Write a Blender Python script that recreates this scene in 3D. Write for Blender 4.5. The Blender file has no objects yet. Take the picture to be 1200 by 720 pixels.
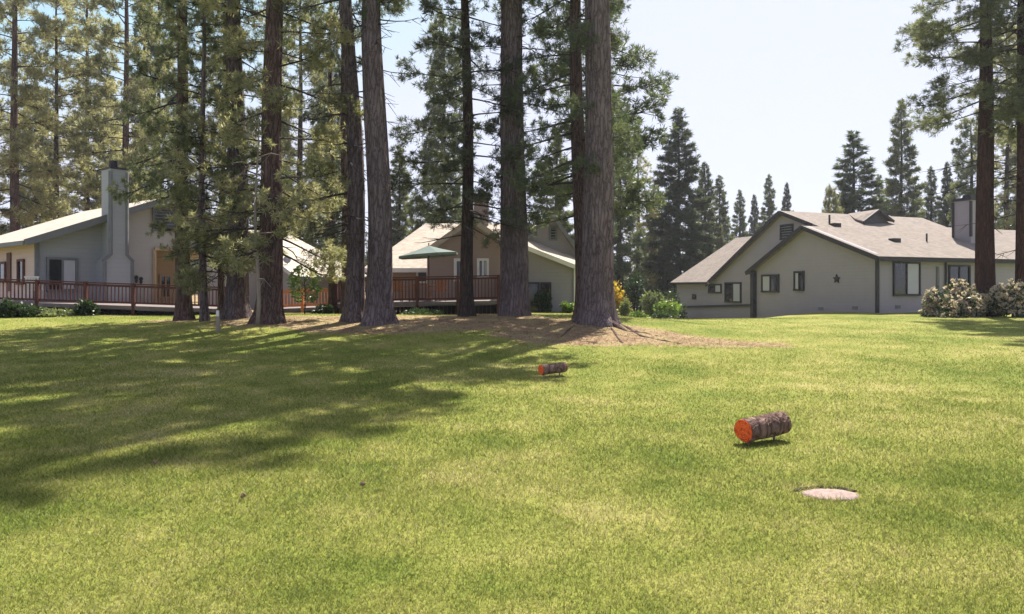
import bpy, math, random
import numpy as np
from mathutils import Vector
R = math.radians
S = bpy.context.scene
COL = S.collection

# ------------------------------------------------------------------ camera, sky, sun, exposure
F, HZ, EYE = 850.0, 338.0, 1.6          # focal length and horizon row measured on the photo, eye height
cd = bpy.data.cameras.new('camera'); cam = bpy.data.objects.new('camera', cd); COL.objects.link(cam)
cam.location = (0, 0, EYE); cam.rotation_euler = (R(90), 0, 0)
cd.sensor_width = 36; cd.lens = F / 1200 * 36; cd.shift_y = (HZ - 360) / 1200
cd.clip_start = .1; cd.clip_end = 3000
S.camera = cam
AZ, EL = R(24), R(55)
SUN = Vector((math.sin(AZ) * math.cos(EL), math.cos(AZ) * math.cos(EL), math.sin(EL)))
W = bpy.data.worlds.new('World'); S.world = W; W.use_nodes = True
wn = W.node_tree.nodes; bg = wn['Background']
sk = wn.new('ShaderNodeTexSky'); sk.sky_type = 'NISHITA'; sk.sun_disc = False
sk.sun_elevation = EL; sk.sun_rotation = AZ; sk.air_density = 1.0; sk.dust_density = 2.0; sk.ozone_density = 1.0; sk.altitude = 1300
def vmath(op, a, val):
    n = wn.new('ShaderNodeVectorMath'); n.operation = op; W.node_tree.links.new(a, n.inputs[0]); n.inputs[1].default_value = val; return n.outputs[0]
hz = vmath('MINIMUM', sk.outputs[0], (3.1, 3.3, 4.05)); hz = vmath('MAXIMUM', hz, (2.15, 2.25, 3.1))   # summer haze pales the sky; the floor is raised as fill for the shade
W.node_tree.links.new(hz, bg.inputs[0]); bg.inputs[1].default_value = .10
sl = bpy.data.lights.new('sun', 'SUN'); so = bpy.data.objects.new('sun', sl); COL.objects.link(so)
sl.energy = 4.7; sl.angle = R(.55); sl.color = (1, .935, .85)
so.rotation_euler = SUN.to_track_quat('Z', 'Y').to_euler(); so.location = (20, 40, 60)
S.view_settings.view_transform = 'Standard'; S.view_settings.look = 'None'
S.view_settings.exposure = 1.41; S.view_settings.gamma = 1; S.view_settings.use_curve_mapping = False
S.render.engine = 'CYCLES'
S.cycles.max_bounces = 8; S.cycles.diffuse_bounces = 4; S.cycles.transmission_bounces = 5; S.cycles.transparent_max_bounces = 8

# ------------------------------------------------------------------ helpers
def gh(x, y):
    """height of the ground"""
    x = np.asarray(x, float); y = np.asarray(y, float)
    ss = lambda a, b, v: (lambda t: t * t * (3 - 2 * t))(np.clip((v - a) / (b - a), 0, 1))
    z = .42 * ss(7, 30, y)
    z = z + .12 * ss(0, -14, x) * ss(16, 26, y)
    band = ss(-13, -8, x) * (1 - ss(2.5, 8, x))
    z = z + .25 * band * np.exp(-((y - 24) / 4.5) ** 2) + .13 * np.exp(-((x + .3) / 2.4) ** 2 - ((y - 24) / 3) ** 2)
    z = z - .09 * ss(3, 7, x) * ss(16, 28, y) - .50 * ss(28, 42, y) * ss(4, 7, x) * (1 - ss(10.5, 18, x)) - .6 * ss(38, 46, y) * ss(9, 12, x) * (1 - ss(17, 24, x))
    z = z + .028 * np.sin(x * .55 + 1.3) * np.sin(y * .42 + .5) + .014 * np.sin(x * 1.3 + y * .8)
    return z
def gz(x, y): return float(gh(x, y))
def P(px, py, D): return Vector(((px - 600) / F * D, D, EYE + (HZ - py) / F * D))
def hit(px, P0, d):
    """distance along direction d from P0 where the vertical plane meets image column px; also its depth"""
    a = (px - 600) / F
    t = (P0[0] * d[1] - P0[1] * d[0]) / (a * d[1] - d[0])
    s = (t * a - P0[0]) * d[0] + (t - P0[1]) * d[1]
    return s, t
def zat(py, D): return EYE + (HZ - py) / F * D

ORG = {}
def empty(name, loc, label=None, cat=None, group=None):
    o = bpy.data.objects.new(name, None); COL.objects.link(o); o.location = loc; o.empty_display_size = .3
    ORG[o.name] = Vector(loc); tag(o, label, cat, group); return o
def tag(o, label=None, cat=None, group=None, kind=None):
    if label: o['label'] = label
    if cat: o['category'] = cat
    if group: o['group'] = group
    if kind: o['kind'] = kind
    return o

class MB:
    def __init__(s): s.v = []; s.f = []
    def quadloop(s, a, b):
        n = len(a)
        for i in range(n): s.f.append((a[i], a[(i + 1) % n], b[(i + 1) % n], b[i]))
    def add(s, pts):
        i = len(s.v); s.v += [tuple(p) for p in pts]; return list(range(i, i + len(pts)))
    def slab(s, pts, off):
        """polygon pts extruded by the vector off"""
        off = Vector(off); pts = [Vector(p) for p in pts]
        a = s.add(pts); b = s.add([p + off for p in pts])
        s.f.append(tuple(a)); s.f.append(tuple(reversed(b))); s.quadloop(b, a)
        return s
    def box(s, c, sx, sy, sz, ax=(1, 0), tilt=0):
        """box centred at c, ax = horizontal direction of its x side"""
        c = Vector(c); X = Vector((ax[0], ax[1], 0)).normalized(); Y = Vector((-X.y, X.x, 0)); Z = Vector((0, 0, 1))
        pts = [c + X * (i * sx / 2) + Y * (j * sy / 2) - Z * sz / 2 for i, j in ((-1, -1), (1, -1), (1, 1), (-1, 1))]
        return s.slab(pts, Z * sz)
    def bar(s, p, q, w, h, side=None):
        p = Vector(p); q = Vector(q); d = (q - p).normalized()
        up = Vector((0, 0, 1)) if abs(d.z) < .95 else Vector((0, 1, 0))
        X = d.cross(up).normalized(); Y = X.cross(d).normalized()
        pts = [p + X * (i * w / 2) + Y * (j * h / 2) for i, j in ((-1, -1), (1, -1), (1, 1), (-1, 1))]
        return s.slab(pts, q - p)
    def tube(s, pts, rad, n=8, cap=True, jit=None):
        rings = []
        for i, p in enumerate(pts):
            p = Vector(p)
            d = (Vector(pts[min(i + 1, len(pts) - 1)]) - Vector(pts[max(i - 1, 0)])).normalized()
            up = Vector((0, 0, 1)) if abs(d.z) < .9 else Vector((1, 0, 0))
            X = d.cross(up).normalized(); Y = X.cross(d).normalized()
            ring = []
            for k in range(n):
                a = 2 * math.pi * k / n; r = rad[i] * (jit(i, k) if jit else 1)
                ring.append(p + X * (r * math.cos(a)) + Y * (r * math.sin(a)))
            rings.append(s.add(ring))
        for a, b in zip(rings, rings[1:]): s.quadloop(a, b)
        if cap: s.f.append(tuple(reversed(rings[0]))); s.f.append(tuple(rings[-1]))
        return s
    def build(s, name, m, parent=None, loc=None, smooth=False):
        me = bpy.data.meshes.new(name)
        o0 = ORG[parent.name] if parent else Vector(loc if loc else (0, 0, 0))
        me.from_pydata([tuple(Vector(v) - o0) for v in s.v], [], s.f)
        me.materials.append(m); me.update()
        import bmesh
        b = bmesh.new(); b.from_mesh(me); bmesh.ops.recalc_face_normals(b, faces=b.faces); b.to_mesh(me); b.free()
        if smooth:
            me.polygons.foreach_set('use_smooth', [True] * len(me.polygons))
        o = bpy.data.objects.new(name, me); COL.objects.link(o)
        if parent: o.parent = parent
        else: o.location = o0
        ORG[o.name] = o0
        return o

def tri_mesh(name, V, mats, midx=None, quads=None):
    """mesh of loose triangles V (n,3,3)"""
    n = len(V); me = bpy.data.meshes.new(name)
    me.vertices.add(n * 3); me.vertices.foreach_set('co', np.ascontiguousarray(V, np.float32).ravel())
    me.loops.add(n * 3); me.loops.foreach_set('vertex_index', np.arange(n * 3, dtype=np.int32))
    me.polygons.add(n); me.polygons.foreach_set('loop_start', np.arange(0, n * 3, 3, dtype=np.int32))
    for m in mats: me.materials.append(m)
    if midx is not None: me.polygons.foreach_set('material_index', np.asarray(midx, np.int32))
    me.update(calc_edges=True); me.validate()
    return me

# ------------------------------------------------------------------ materials
def newmat(name):
    m = bpy.data.materials.new(name); m.use_nodes = True
    nt = m.node_tree; return m, nt, nt.nodes['Principled BSDF'], nt.nodes['Material Output']
def N(nt, t, **kw):
    n = nt.nodes.new(t)
    for k, v in kw.items(): setattr(n, k, v)
    return n
def ramp(nt, fac, stops):
    r = N(nt, 'ShaderNodeValToRGB'); e = r.color_ramp.elements
    while len(e) < len(stops): e.new(.5)
    for i, (p, c) in enumerate(stops): e[i].position = p; e[i].color = (*c, 1)
    nt.links.new(fac, r.inputs[0]); return r.outputs[0]
def noise(nt, vec, scale, detail=4, rough=.6):
    n = N(nt, 'ShaderNodeTexNoise'); n.inputs['Scale'].default_value = scale
    n.inputs['Detail'].default_value = detail; n.inputs['Roughness'].default_value = rough
    nt.links.new(vec, n.inputs['Vector']); return n.outputs['Fac']
def mapping(nt, sc, rot=(0, 0, 0), src='Object'):
    tc = N(nt, 'ShaderNodeTexCoord'); mp = N(nt, 'ShaderNodeMapping')
    mp.inputs['Scale'].default_value = sc; mp.inputs['Rotation'].default_value = rot
    nt.links.new(tc.outputs[src], mp.inputs[0]); return mp.outputs[0]
def bump(nt, b, h, strength, dist):
    n = N(nt, 'ShaderNodeBump'); n.inputs['Strength'].default_value = strength; n.inputs['Distance'].default_value = dist
    nt.links.new(h, n.inputs['Height']); nt.links.new(n.outputs[0], b.inputs['Normal'])
def mix(nt, fac, a, b, mode='MIX'):
    n = N(nt, 'ShaderNodeMix', data_type='RGBA', blend_type=mode)
    for k, v in ((0, fac), (6, a), (7, b)):
        if isinstance(v, (int, float)): n.inputs[k].default_value = v
        elif isinstance(v, tuple): n.inputs[k].default_value = (*v, 1)
        else: nt.links.new(v, n.inputs[k])
    return n.outputs[2]
def math_(nt, op, a, b=None):
    n = N(nt, 'ShaderNodeMath', operation=op)
    for i, v in enumerate((a, b)):
        if v is None: continue
        if isinstance(v, (int, float)): n.inputs[i].default_value = v
        else: nt.links.new(v, n.inputs[i])
    return n.outputs[0]

def plain(name, c1, c2=None, scale=3, rough=.7, bs=0, bscale=20, stretch=(1, 1, 1), spec=.3):
    m, nt, b, o = newmat(name)
    c2 = c2 or tuple(x * .8 for x in c1)
    v = mapping(nt, stretch)
    f = noise(nt, v, scale)
    nt.links.new(ramp(nt, f, [(.32, c1), (.68, c2)]), b.inputs['Base Color'])
    b.inputs['Roughness'].default_value = rough; b.inputs['Specular IOR Level'].default_value = spec
    if bs: bump(nt, b, noise(nt, v, bscale), bs, .02)
    return m
def siding(name, c1, lap=.18):
    m, nt, b, o = newmat(name)
    v = mapping(nt, (1, 1, 1))
    f = noise(nt, v, 1.2, 5); f2 = noise(nt, mapping(nt, (6, 6, .5)), 1.5, 4)
    sx = N(nt, 'ShaderNodeSeparateXYZ'); nt.links.new(v, sx.inputs[0])
    fr = math_(nt, 'FRACT', math_(nt, 'MULTIPLY', sx.outputs[2], 1 / lap))
    seam = math_(nt, 'LESS_THAN', fr, .07)
    c = mix(nt, f, tuple(x * 1.07 for x in c1), tuple(x * .88 for x in c1))
    c = mix(nt, math_(nt, 'MULTIPLY', f2, .25), c, tuple(x * .7 for x in c1))
    c = mix(nt, math_(nt, 'MULTIPLY', seam, .25), c, tuple(x * .6 for x in c1))
    nt.links.new(c, b.inputs['Base Color']); b.inputs['Roughness'].default_value = .8; b.inputs['Specular IOR Level'].default_value = .2
    bump(nt, b, fr, .5, .015)
    return m
def shingle(name, c1, c2):
    m, nt, b, o = newmat(name)
    v = mapping(nt, (1, 1, 1)); f = noise(nt, v, .7, 5); 
    vo = N(nt, 'ShaderNodeTexVoronoi'); vo.inputs['Scale'].default_value = 4.5; nt.links.new(mapping(nt, (1, 1, 2.2)), vo.inputs['Vector'])
    sx = N(nt, 'ShaderNodeSeparateColor'); nt.links.new(vo.outputs['Color'], sx.inputs[0])
    c = mix(nt, f, c1, c2)
    c = mix(nt, math_(nt, 'MULTIPLY', sx.outputs[0], .6), c, tuple(x * .62 for x in c2))
    nt.links.new(c, b.inputs['Base Color']); b.inputs['Roughness'].default_value = .9; b.inputs['Specular IOR Level'].default_value = .15
    bump(nt, b, sx.outputs[1], .35, .02)
    return m
def bark(name, c1, c2, dark):
    m, nt, b, o = newmat(name)
    v = mapping(nt, (1, 1, .15))
    wob = noise(nt, mapping(nt, (1, 1, .4)), 3.0, 5, .7)
    mixv = N(nt, 'ShaderNodeVectorMath', operation='ADD'); nt.links.new(v, mixv.inputs[0])
    cmb = N(nt, 'ShaderNodeCombineXYZ'); w = math_(nt, 'MULTIPLY', wob, .30)
    for i in range(3): nt.links.new(w, cmb.inputs[i])
    nt.links.new(cmb.outputs[0], mixv.inputs[1])
    vo = N(nt, 'ShaderNodeTexVoronoi', feature='DISTANCE_TO_EDGE'); vo.inputs['Scale'].default_value = 10
    nt.links.new(mixv.outputs[0], vo.inputs['Vector'])
    f = noise(nt, mapping(nt, (1, 1, .3)), 3.0, 6); f2 = noise(nt, mapping(nt, (1, 1, .16)), 22, 6, .7); f3 = noise(nt, mapping(nt, (1, 1, .5)), 1.1, 3)
    plate = ramp(nt, math_(nt, 'ADD', vo.outputs['Distance'], math_(nt, 'MULTIPLY', math_(nt, 'SUBTRACT', f2, .5), .25)), [(.0, (.25, .25, .25)), (.16, (1, 1, 1))])
    c = mix(nt, ramp(nt, f, [(.36, (0, 0, 0)), (.64, (1, 1, 1))]), c1, c2)
    c = mix(nt, ramp(nt, f2, [(.42, (0, 0, 0)), (.75, (.75, .75, .75))]), c, tuple(x * .42 for x in c1))
    c = mix(nt, ramp(nt, f3, [(.45, (0, 0, 0)), (.75, (.6, .6, .6))]), c, tuple(x * 1.35 for x in c1))
    c = mix(nt, plate, dark, c)
    nt.links.new(c, b.inputs['Base Color']); b.inputs['Roughness'].default_value = .95; b.inputs['Specular IOR Level'].default_value = .1
    h = math_(nt, 'ADD', math_(nt, 'MULTIPLY', f2, .45), math_(nt, 'MINIMUM', vo.outputs['Distance'], .3))
    bump(nt, b, h, 1, .16)
    return m
def leafmat(name, stops, trans=.35, scale=1.1, gloss=.08, tint=1.25):
    m, nt, b, o = newmat(name)
    v = mapping(nt, (1, 1, 1))
    ge = N(nt, 'ShaderNodeNewGeometry'); oi = N(nt, 'ShaderNodeObjectInfo')
    f = math_(nt, 'ADD', math_(nt, 'MULTIPLY', noise(nt, v, scale, 3), .8), math_(nt, 'MULTIPLY', ge.outputs['Random Per Island'], .3))
    f = math_(nt, 'ADD', math_(nt, 'SUBTRACT', f, .12), math_(nt, 'MULTIPLY', math_(nt, 'SUBTRACT', oi.outputs['Random'], .5), .2))
    c = ramp(nt, f, stops)
    nt.nodes.remove(b)
    d = N(nt, 'ShaderNodeBsdfDiffuse'); t = N(nt, 'ShaderNodeBsdfTranslucent'); g = N(nt, 'ShaderNodeBsdfGlossy'); g.inputs['Roughness'].default_value = .45
    nt.links.new(c, d.inputs[0]); nt.links.new(mix(nt, 1.0, c, (tint, tint, tint * .75), 'MULTIPLY'), t.inputs[0])
    g.inputs[0].default_value = (.8, .85, .8, 1)
    m1 = N(nt, 'ShaderNodeMixShader'); m1.inputs[0].default_value = trans
    nt.links.new(d.outputs[0], m1.inputs[1]); nt.links.new(t.outputs[0], m1.inputs[2])
    m2 = N(nt, 'ShaderNodeMixShader'); m2.inputs[0].default_value = gloss * .7
    nt.links.new(m1.outputs[0], m2.inputs[1]); nt.links.new(g.outputs[0], m2.inputs[2])
    nt.links.new(m2.outputs[0], o.inputs[0])
    return m
def glass(name, c, rough=.06):
    m, nt, b, o = newmat(name)
    f = noise(nt, mapping(nt, (1, 1, .4)), 2, 3)
    nt.links.new(ramp(nt, f, [(.3, c), (.7, tuple(x * 1.8 + .006 for x in c))]), b.inputs['Base Color'])
    b.inputs['Roughness'].default_value = rough; b.inputs['Specular IOR Level'].default_value = .6
    return m

M = {}
M['grey'] = siding('grey_siding', (.335, .312, .332))
M['greyL'] = siding('blue_grey_siding', (.31, .325, .345), .2)
M['paleL'] = siding('pale_siding', (.42, .40, .38), .2)
M['cream'] = siding('warm_lit_siding', (.58, .445, .42), .2)  # side wall's warm bounce light put into a lighter siding colour
M['tan'] = siding('tan_siding', (.52, .38, .24), .2)
M['brown'] = siding('pinkish_brown_siding', (.34, .255, .215), .2)
M['trim'] = plain('dark_trim', (.035, .032, .036), rough=.6)
M['greytrim'] = plain('grey_trim', (.16, .165, .175), rough=.6)
M['white'] = plain('white_paint', (.72, .70, .66), (.62, .6, .56), rough=.55)
M['roofR'] = shingle('tan_shingles', (.262, .222, .185), (.205, .173, .147))
M['roofL'] = shingle('pale_shingles', (.52, .46, .38), (.44, .39, .32))
M['roofC'] = shingle('cream_shingles', (.48, .41, .33), (.40, .34, .27))
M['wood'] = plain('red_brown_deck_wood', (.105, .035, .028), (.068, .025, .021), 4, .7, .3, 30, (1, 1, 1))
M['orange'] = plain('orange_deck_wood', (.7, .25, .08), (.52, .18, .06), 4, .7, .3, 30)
M['floorw'] = plain('weathered_deck_boards', (.20, .165, .15), (.14, .115, .105), 5, .8)
M['deck_shade'] = plain('under_deck_shade', (.030, .022, .020), (.018, .014, .014), 6, .9)  # shade under the decks, put into the colour of near-black boards
M['glass'] = glass('dark_window_glass', (.012, .014, .018))
M['blind'] = plain('pale_blind', (.42, .43, .45), (.36, .37, .40), 1, .35, spec=.5)
M['shutter'] = plain('red_brown_shutter', (.11, .045, .035), rough=.7)
M['metal'] = plain('galvanised_metal', (.35, .35, .36), (.25, .25, .26), 6, .5)
M['barkA'] = bark('grey_pine_bark', (.24, .19, .188), (.172, .137, .14), (.05, .037, .034))
M['barkB'] = bark('red_brown_pine_bark', (.195, .13, .112), (.128, .09, .083), (.035, .021, .018))
M['barkC'] = bark('dark_pine_bark', (.11, .082, .07), (.07, .055, .05), (.022, .016, .015))
M['barkE'] = bark('dark_red_pine_bark', (.11, .055, .042), (.07, .037, .03), (.02, .012, .01))
M['twig'] = plain('dead_twigs', (.055, .043, .038), (.035, .028, .025), 3, .9)
M['pale'] = plain('bleached_wood', (.30, .25, .21), (.2, .165, .14), 6, .9, .4, 20, (1, 1, .2))
G = lambda k: (k[0], k[1], k[2])
M['needleA'] = leafmat('pine_needles', [(.22, (.045, .066, .034)), (.46, (.105, .13, .06)), (.72, (.235, .235, .125))], .52)
M['needleB'] = leafmat('sunlit_pine_needles', [(.22, (.10, .12, .058)), (.43, (.25, .245, .125)), (.66, (.44, .41, .26))], .6)  # brighter copy of the pine needles, sunlight put into the colour
M['needleC'] = leafmat('dark_fir_needles', [(.22, (.04, .054, .036)), (.5, (.085, .10, .06)), (.78, (.17, .17, .095))], .45)
M['leafG'] = leafmat('fresh_green_leaves', [(.25, (.07, .13, .02)), (.5, (.14, .22, .035)), (.78, (.24, .30, .06))], .45, 3)
M['leafD'] = leafmat('dark_shrub_leaves', [(.25, (.02, .04, .014)), (.55, (.045, .075, .022)), (.8, (.09, .12, .035))], .3, 3)
M['leafP'] = leafmat('pale_shrub_leaves', [(.25, (.09, .12, .045)), (.55, (.17, .2, .075)), (.8, (.28, .3, .13))], .4, 3)
M['leafY'] = leafmat('yellow_blossom_leaves', [(.25, (.35, .24, .03)), (.55, (.55, .38, .04)), (.8, (.6, .5, .09))], .4, 3)
M['bloom'] = leafmat('cream_blossoms', [(.25, (.38, .31, .24)), (.55, (.54, .45, .36)), (.8, (.66, .58, .48))], .35, 4)

# ------------------------------------------------------------------ ground
def axis(segs):
    out = []
    for a, b, st in segs: out += list(np.arange(a, b, st))
    out.append(segs[-1][1]); return np.array(out)
def fbm(x, y, seed=0):
    r = np.random.RandomState(seed); s = np.zeros_like(np.asarray(x, float))
    for k in range(9):
        a = r.uniform(0, 6.28); f = .25 * 1.45 ** k; p = r.uniform(0, 6.28)
        s = s + np.sin((x * math.cos(a) + y * math.sin(a)) * f + p + 1.7 * np.sin((x * math.sin(a) - y * math.cos(a)) * f * .7 + p * 2)) / (1 + k * .45)
    return s / 3.2
def litter(x, y):
    """how much bare, needle-strewn earth shows: the dry bank under the tall pines"""
    x = np.asarray(x, float); y = np.asarray(y, float)
    ss = lambda a, b, v: (lambda t: t * t * (3 - 2 * t))(np.clip((v - a) / (b - a), 0, 1))
    n = fbm(x, y, 3) * .55
    a = np.exp(-((x - 2.3) / 3.4) ** 2 - ((y - 19.6) / 2.6) ** 2) * 1.35
    b = np.exp(-((x - 4.8) / 3.0) ** 2 - ((y - 18.4) / 2.2) ** 2) * .88
    c = np.exp(-((x + 3.8) / 6.2) ** 2 - ((y - 22.3) / 3.2) ** 2) * 1.35
    d = np.exp(-((x + 10) / 5) ** 2 - ((y - 25) / 2.0) ** 2) * .9
    e = ss(29, 32, y) * (1 - ss(-1, 2, x))
    e = np.maximum(e, ss(58, 70, y))
    n = n + .35 * fbm(x * 3.1, y * 3.1, 21)
    v = np.maximum.reduce([a, b, c, d])
    return np.clip(np.maximum(ss(.35, 1.0, v + n * .55), e), 0, 1)
xs = axis([(-900, -120, 60), (-120, -40, 8), (-40, -18, 1.2), (-18, 18, .4), (18, 40, 1.2), (40, 120, 8), (120, 900, 60)])
ys = axis([(-60, -4, 8), (-4, 30, .4), (30, 50, 1), (50, 130, 8), (130, 1400, 70)])
X, Y = np.meshgrid(xs, ys); Z = gh(X, Y)
nx, ny = len(xs), len(ys)
idx = np.arange(nx * ny).reshape(ny, nx)
fc = np.stack([idx[:-1, :-1], idx[:-1, 1:], idx[1:, 1:], idx[1:, :-1]], -1).reshape(-1, 4)
me = bpy.data.meshes.new('ground')
me.from_pydata(np.stack([X, Y, Z], -1).reshape(-1, 3).tolist(), [], fc.tolist())
at = me.attributes.new('litter', 'FLOAT', 'POINT'); at.data.foreach_set('value', litter(X, Y).astype(np.float32).ravel())
me.polygons.foreach_set('use_smooth', [True] * len(me.polygons))
ground = bpy.data.objects.new('ground', me); COL.objects.link(ground); tag(ground, kind='structure')
LAWN = [(.2, (.11, .145, .022)), (.48, (.20, .21, .045)), (.8, (.31, .28, .095))]
def lawncolour(nt, vec):
    big = noise(nt, vec, .28, 4); mid = noise(nt, vec, 1.1, 5); fine = noise(nt, vec, 14, 3)
    f = math_(nt, 'ADD', math_(nt, 'MULTIPLY', big, 1.05), math_(nt, 'MULTIPLY', mid, .75))
    return math_(nt, 'SUBTRACT', f, .47), fine
m, nt, b, o = newmat('lawn')
v = mapping(nt, (1, 1, 1))
f, fine = lawncolour(nt, v)
f = math_(nt, 'ADD', f, math_(nt, 'MULTIPLY', math_(nt, 'SUBTRACT', fine, .5), .4))
green = ramp(nt, f, LAWN)
ln = noise(nt, v, 6, 6); ln2 = noise(nt, v, .9, 4)
brown = mix(nt, ramp(nt, ln, [(.35, (0, 0, 0)), (.66, (1, 1, 1))]), (.15, .095, .062), (.33, .225, .13))
brown = mix(nt, ramp(nt, ln2, [(.4, (0, 0, 0)), (.65, (1, 1, 1))]), brown, (.30, .245, .12))
an = N(nt, 'ShaderNodeAttribute'); an.attribute_name = 'litter'
lf = math_(nt, 'ADD', an.outputs['Fac'], math_(nt, 'MULTIPLY', math_(nt, 'SUBTRACT', ln, .5), .9))
lf = ramp(nt, lf, [(.35, (0, 0, 0)), (.62, (1, 1, 1))])
nt.links.new(mix(nt, lf, green, brown), b.inputs['Base Color'])
b.inputs['Roughness'].default_value = .95; b.inputs['Specular IOR Level'].default_value = .1
bump(nt, b, math_(nt, 'ADD', noise(nt, v, 30, 4), math_(nt, 'MULTIPLY', ln, .8)), .7, .04)
ground.data.materials.append(m)

# grass: one blade per triangle, finer near the camera
COVER = (2.44, 5.55, .225)               # the flat stone in the lawn
rng = np.random.RandomState(5)
def grass_points(n, d0, d1, half=.86, pw=1.0):
    u = rng.rand(n); D = (d0 ** (1 - pw) + u * (d1 ** (1 - pw) - d0 ** (1 - pw))) ** (1 / (1 - pw)) if pw != 1 else d0 * (d1 / d0) ** u
    return rng.uniform(-half, half, n) * D, D
px1, py1 = grass_points(680000, 2.6, 36, pw=1.2)
keep = rng.rand(len(px1)) > litter(px1, py1) * .78
keep &= (px1 - COVER[0]) ** 2 + ((py1 - COVER[1]) / .74) ** 2 > (COVER[2] * (.90 + .09 * fbm(px1 * 9, py1 * 9, 31))) ** 2
px1, py1 = px1[keep], py1[keep]
n = len(px1)
sc = np.clip(py1 / 4.5, .8, 2.3)
hgt = .023 * rng.uniform(.5, 1.5, n) * np.clip(sc, 1, 1.35) * (1 + .35 * fbm(px1 * 2.5, py1 * 2.5, 8))
back = np.exp(-(((px1 - COVER[0]) / .3) ** 2 + ((py1 - COVER[1] - .22) / .08) ** 2) ** 2)
hgt *= 1 + 1.1 * back + .7 * np.exp(-(((px1 - COVER[0]) / .26) ** 2 + ((py1 - COVER[1] + .18) / .05) ** 2))
wid = .0058 * sc * rng.uniform(.7, 1.3, n)
ang = rng.uniform(0, 6.283, n); lean = rng.uniform(.2, 1.6, n) * hgt; la = rng.uniform(0, 6.283, n)
base = np.stack([px1, py1, gh(px1, py1) - .004], -1)
side = np.stack([np.cos(ang), np.sin(ang), np.zeros(n)], -1) * wid[:, None] / 2
tip = base + np.stack([np.cos(la) * lean, np.sin(la) * lean, hgt], -1)
V = np.stack([base - side, base + side, tip], 1)
mg, nt, b, o = newmat('grass_blades')
v = mapping(nt, (1, 1, 1)); f, fine = lawncolour(nt, v)
ge = N(nt, 'ShaderNodeNewGeometry')
f = math_(nt, 'ADD', f, math_(nt, 'MULTIPLY', math_(nt, 'SUBTRACT', ge.outputs['Random Per Island'], .5), .75))
c = ramp(nt, f, [(.14, (.10, .14, .022)), (.42, (.22, .245, .05)), (.68, (.32, .305, .085)), (.9, (.54, .46, .26))])
nt.nodes.remove(b)
d = N(nt, 'ShaderNodeBsdfDiffuse'); t = N(nt, 'ShaderNodeBsdfTranslucent'); gl = N(nt, 'ShaderNodeBsdfGlossy'); gl.inputs['Roughness'].default_value = .6
nt.links.new(c, d.inputs[0]); nt.links.new(c, t.inputs[0])
m1 = N(nt, 'ShaderNodeMixShader'); m1.inputs[0].default_value = .45; nt.links.new(d.outputs[0], m1.inputs[1]); nt.links.new(t.outputs[0], m1.inputs[2])
m2 = N(nt, 'ShaderNodeMixShader'); m2.inputs[0].default_value = .02; nt.links.new(m1.outputs[0], m2.inputs[1]); nt.links.new(gl.outputs[0], m2.inputs[2])
nt.links.new(m2.outputs[0], o.inputs[0])
gr = bpy.data.objects.new('grass', tri_mesh('grass', V, [mg])); COL.objects.link(gr)
tag(gr, 'short mown yellow green grass covering the open lawn', 'grass', kind='stuff')

# dry needles strewn on the bank
px1, py1 = grass_points(60000, 14, 30, .7)
keep = rng.rand(len(px1)) < litter(px1, py1) * .9; px1, py1 = px1[keep], py1[keep]; n = len(px1)
ang = rng.uniform(0, 6.28, n); L = rng.uniform(.06, .18, n)
base = np.stack([px1, py1, gh(px1, py1) + .006], -1)
dr = np.stack([np.cos(ang) * L, np.sin(ang) * L, rng.uniform(0, .035, n)], -1)
side = np.stack([-np.sin(ang), np.cos(ang), np.zeros(n)], -1) * .010
V = np.stack([base - side, base + side, base + dr], 1)
lit_m = leafmat('dry_needles', [(.25, (.14, .08, .045)), (.5, (.27, .17, .095)), (.78, (.36, .255, .15))], .1, 2, 0)
nl = bpy.data.objects.new('needle_litter', tri_mesh('needle_litter', V, [lit_m])); COL.objects.link(nl)
tag(nl, 'dry brown needles strewn over the bank under the pines', 'needle litter', kind='stuff')

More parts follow.
